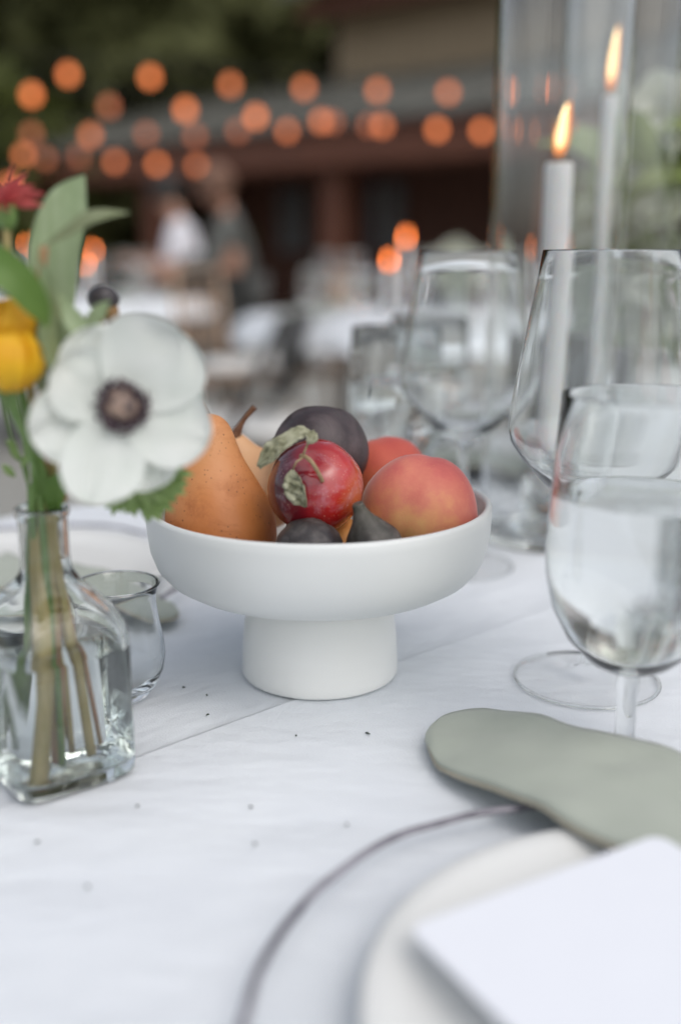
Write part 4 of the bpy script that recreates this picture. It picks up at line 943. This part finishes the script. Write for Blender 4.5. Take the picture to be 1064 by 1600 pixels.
chiavari((1.5, 4.9, 0), R(-40), 'beech banquet chair with white cushion between two round tables', 'beech chairs with white cushions')

# ------------------------------------------------------------------ people
SKIN = mat('warm_skin', (.42, .22, .15), .5, col2=(.47, .26, .18), scale=12, sss=.1)
def skinned(name, verts, edges, rad, m, parent, root=0, sub=2):
    me = bpy.data.meshes.new(name); me.from_pydata([tuple(v) for v in verts], edges, []); me.materials.append(m)
    o = bpy.data.objects.new(name, me); C.objects.link(o); o.parent = parent
    md = o.modifiers.new('skin', 'SKIN'); md.use_smooth_shade = True; md.branch_smoothing = .6
    for i, sv in enumerate(me.skin_vertices[0].data):
        sv.radius = rad[i] if isinstance(rad[i], tuple) else (rad[i], rad[i]); sv.use_root = (i == root)
    s = o.modifiers.new('subsurf', 'SUBSURF'); s.levels = 1; s.render_levels = sub
    return o
def person(loc, J, top_m, bot_m, hair_m, label, sleeve=1.0, shoe_m=None, slim=1.0):
    """J: joints relative to loc - pelvis, chest, neck, head, and per side hip knee ankle toe shoulder elbow wrist; fwd = facing"""
    t = empty('person', loc, 0, label, 'person'); Vv = {k: Vector(q) for k, q in J.items()}; fwd = Vv.pop('fwd').normalized()
    vs, es, rd, ix = [], [], [], {}
    def add(k, p, r, par=None):
        ix[k] = len(vs); vs.append(Vector(p)); rd.append(r)
        if par is not None: es.append((ix[par], ix[k]))
    add('pelvis', Vv['pelvis'], (.155 * slim, .115)); add('waist', Vv['pelvis'].lerp(Vv['chest'], .45), (.135 * slim, .10), 'pelvis'); add('chest', Vv['chest'], (.165 * slim, .115), 'waist')
    add('neck', Vv['neck'], .055, 'chest'); add('chin', Vv['neck'].lerp(Vv['head'], .45) + fwd * .02, .062, 'neck'); add('head', Vv['head'], .085, 'chin'); add('crown', Vv['head'] + (Vv['head'] - Vv['neck']).normalized() * .075, .055, 'head')
    side = fwd.cross(Vector((0, 0, 1))).normalized()
    add('nose', Vv['head'] + fwd * .098 - Vector((0, 0, .012)), .013, 'head')
    for s, sg in (('l', -1), ('r', 1)):
        add('ear' + s, Vv['head'] + side * sg * .088 - Vector((0, 0, .01)), .016, 'head')
        add('hip' + s, Vv['hip' + s], .088, 'pelvis'); add('knee' + s, Vv['knee' + s], .056, 'hip' + s); add('ankle' + s, Vv['ankle' + s], .036, 'knee' + s); add('toe' + s, Vv['toe' + s], .034, 'ankle' + s)
        add('shoulder' + s, Vv['shoulder' + s], .058, 'chest'); add('elbow' + s, Vv['elbow' + s], .041, 'shoulder' + s); add('wrist' + s, Vv['wrist' + s], .026, 'elbow' + s)
        d = (Vv['wrist' + s] - Vv['elbow' + s]).normalized(); cr = d.cross(Vector((0, 0, 1)));
        cr = cr.normalized() if cr.length > .1 else side
        dn = d.cross(cr).normalized(); 
        if dn.z > 0: dn = -dn
        palm = Vv['wrist' + s] + d * .06; add('palm' + s, palm, (.034, .017), 'wrist' + s)
        for k in range(4):
            off = cr * (-.027 + .018 * k); ln = (.066, .076, .072, .055)[k]
            add('k%d' % k + s, palm + off + d * .030, .0095, 'palm' + s); add('m%d' % k + s, palm + off * 1.1 + d * (.03 + ln * .5) + dn * .006, .0085, 'k%d' % k + s); add('t%d' % k + s, palm + off * 1.1 + d * (.03 + ln * .85) + dn * .026, .0075, 'm%d' % k + s)
        th = palm - d * .03 - cr * .030
        add('th0' + s, th - cr * .014 + d * .012, .0105, 'palm' + s); add('th1' + s, th - cr * .026 + d * .040 + dn * .008, .0085, 'th0' + s)
    skinned('body', vs, es, rd, SKIN, t)
    # jacket / shirt
    def sub_(keys, grow, m, name, pts=None):
        kk = [k for k in keys if k in ix]; mp = {ix[k]: i for i, k in enumerate(kk)}
        e2_ = [(mp[a], mp[b]) for a, b in es if a in mp and b in mp]
        return skinned(name, [vs[ix[k]] if not pts or k not in pts else pts[k] for k in kk], e2_, [tuple(q + grow for q in rd[ix[k]]) if isinstance(rd[ix[k]], tuple) else rd[ix[k]] + grow for k in kk], m, t)
    pts = {}
    for s in 'lr':
        pts['wrist' + s] = vs[ix['elbow' + s]].lerp(vs[ix['wrist' + s]], .9) if sleeve >= 1 else vs[ix['elbow' + s]].lerp(vs[ix['wrist' + s]], .05)
        pts['elbow' + s] = vs[ix['elbow' + s]] if sleeve >= 1 else vs[ix['shoulder' + s]].lerp(vs[ix['elbow' + s]], .8)
    pts['neck'] = vs[ix['chest']].lerp(vs[ix['neck']], .75)
    sub_(['pelvis', 'waist', 'chest', 'neck'] + [j + s for s in 'lr' for j in ('shoulder', 'elbow', 'wrist')], .016, top_m, 'jacket' if sleeve >= 1 else 'shirt', pts)
    pa = {('ankle' + s): vs[ix['knee' + s]].lerp(vs[ix['ankle' + s]], .93) for s in 'lr'}
    sub_(['pelvis'] + [j + s for s in 'lr' for j in ('hip', 'knee', 'ankle')], .014, bot_m, 'trousers', pa)
    for s in 'lr':
        skinned('shoe', [vs[ix['ankle' + s]] - Vector((0, 0, .035)), vs[ix['toe' + s]]], [(0, 1)], [.047, .042], shoe_m or CABLE, t)
        e = Vv['head'] + fwd * .084 + side * (.031 if s == 'r' else -.031) + Vector((0, 0, .014)); build('eye', ellipsoid(e, (.011, .011, .009), 8, 10), CABLE, t)
    mo = Vv['head'] + fwd * .088 - Vector((0, 0, .052)); build('mouth', ellipsoid(mo, (.010 + .016 * abs(side.x), .010 + .016 * abs(side.y), .006), 8, 10), mat('lips', (.35, .12, .10), .5, col2=(.32, .11, .1), scale=50), t)
    u_ = (Vv['head'] - Vv['neck']).normalized()
    hc = Vv['head'] - fwd * .022 + u_ * .032
    build('hair', ellipsoid(hc, (.104, .104, .100), 14, 20, .12, 3), hair_m, t)
    return t
GREYJ = mat('grey_jacket_cloth', (.08, .082, .075), .85, col2=(.10, .102, .094), scale=30, bump=.002)
GREYT = mat('dark_grey_trousers', (.055, .056, .052), .85, col2=(.07, .07, .066), scale=30)
WSH = mat('white_shirt_cotton', (.72, .71, .75), .85, col2=(.68, .67, .71), scale=20, bump=.002)
BLK = mat('black_trousers', (.012, .012, .012), .8, col2=(.02, .02, .02), scale=30)
HAIRB = mat('reddish_brown_hair', (.13, .065, .04), .6, col2=(.18, .09, .055), scale=80, stretch=(1, 1, .2))
HAIRD = mat('dark_hair', (.014, .011, .009), .5, col2=(.025, .02, .016), scale=80, stretch=(1, 1, .2))
A0 = Vector((-.665, 5.9, 0))
person(A0, dict(fwd=(-.85, -.45, -.25), pelvis=(.06, .05, .83), chest=(.085, 0, 1.13), neck=(.04, -.03, 1.235), head=(-.015, -.07, 1.325),
    hipl=(.03, -.03, .79), hipr=(.07, .12, .79), kneel=(-.03, -.06, .45), kneer=(.06, .14, .44), anklel=(.03, -.04, .09), ankler=(.13, .18, .09), toel=(-.10, -.10, .045), toer=(.02, .12, .045),
    shoulderl=(.05, -.15, 1.15), shoulderr=(.07, .15, 1.15), elbowl=(-.02, -.24, .93), elbowr=(-.06, .14, .94), wristl=(-.22, -.28, .88), wristr=(-.27, .08, .92)),
    GREYJ, GREYT, HAIRB, 'person in a grey jacket leaning forward over a round table')
B0 = Vector((-1.02, 6.9, 0))
person(B0, dict(fwd=(-.95, .25, -.25), pelvis=(.05, 0, .80), chest=(0, .02, 1.10), neck=(-.04, .03, 1.25), head=(-.10, .04, 1.35),
    hipl=(.03, -.08, .76), hipr=(.05, .09, .76), kneel=(-.03, -.09, .43), kneer=(.02, .10, .43), anklel=(.04, -.09, .09), ankler=(.10, .10, .09), toel=(-.09, -.10, .045), toer=(-.03, .11, .045),
    shoulderl=(-.01, -.13, 1.13), shoulderr=(.0, .15, 1.13), elbowl=(-.05, -.20, .90), elbowr=(-.04, .22, .90), wristl=(-.26, -.22, .93), wristr=(-.26, .20, .93)),
    WSH, BLK, HAIRD, 'person in a white short sleeved shirt and black trousers bending behind a round table', sleeve=.5, slim=.8)
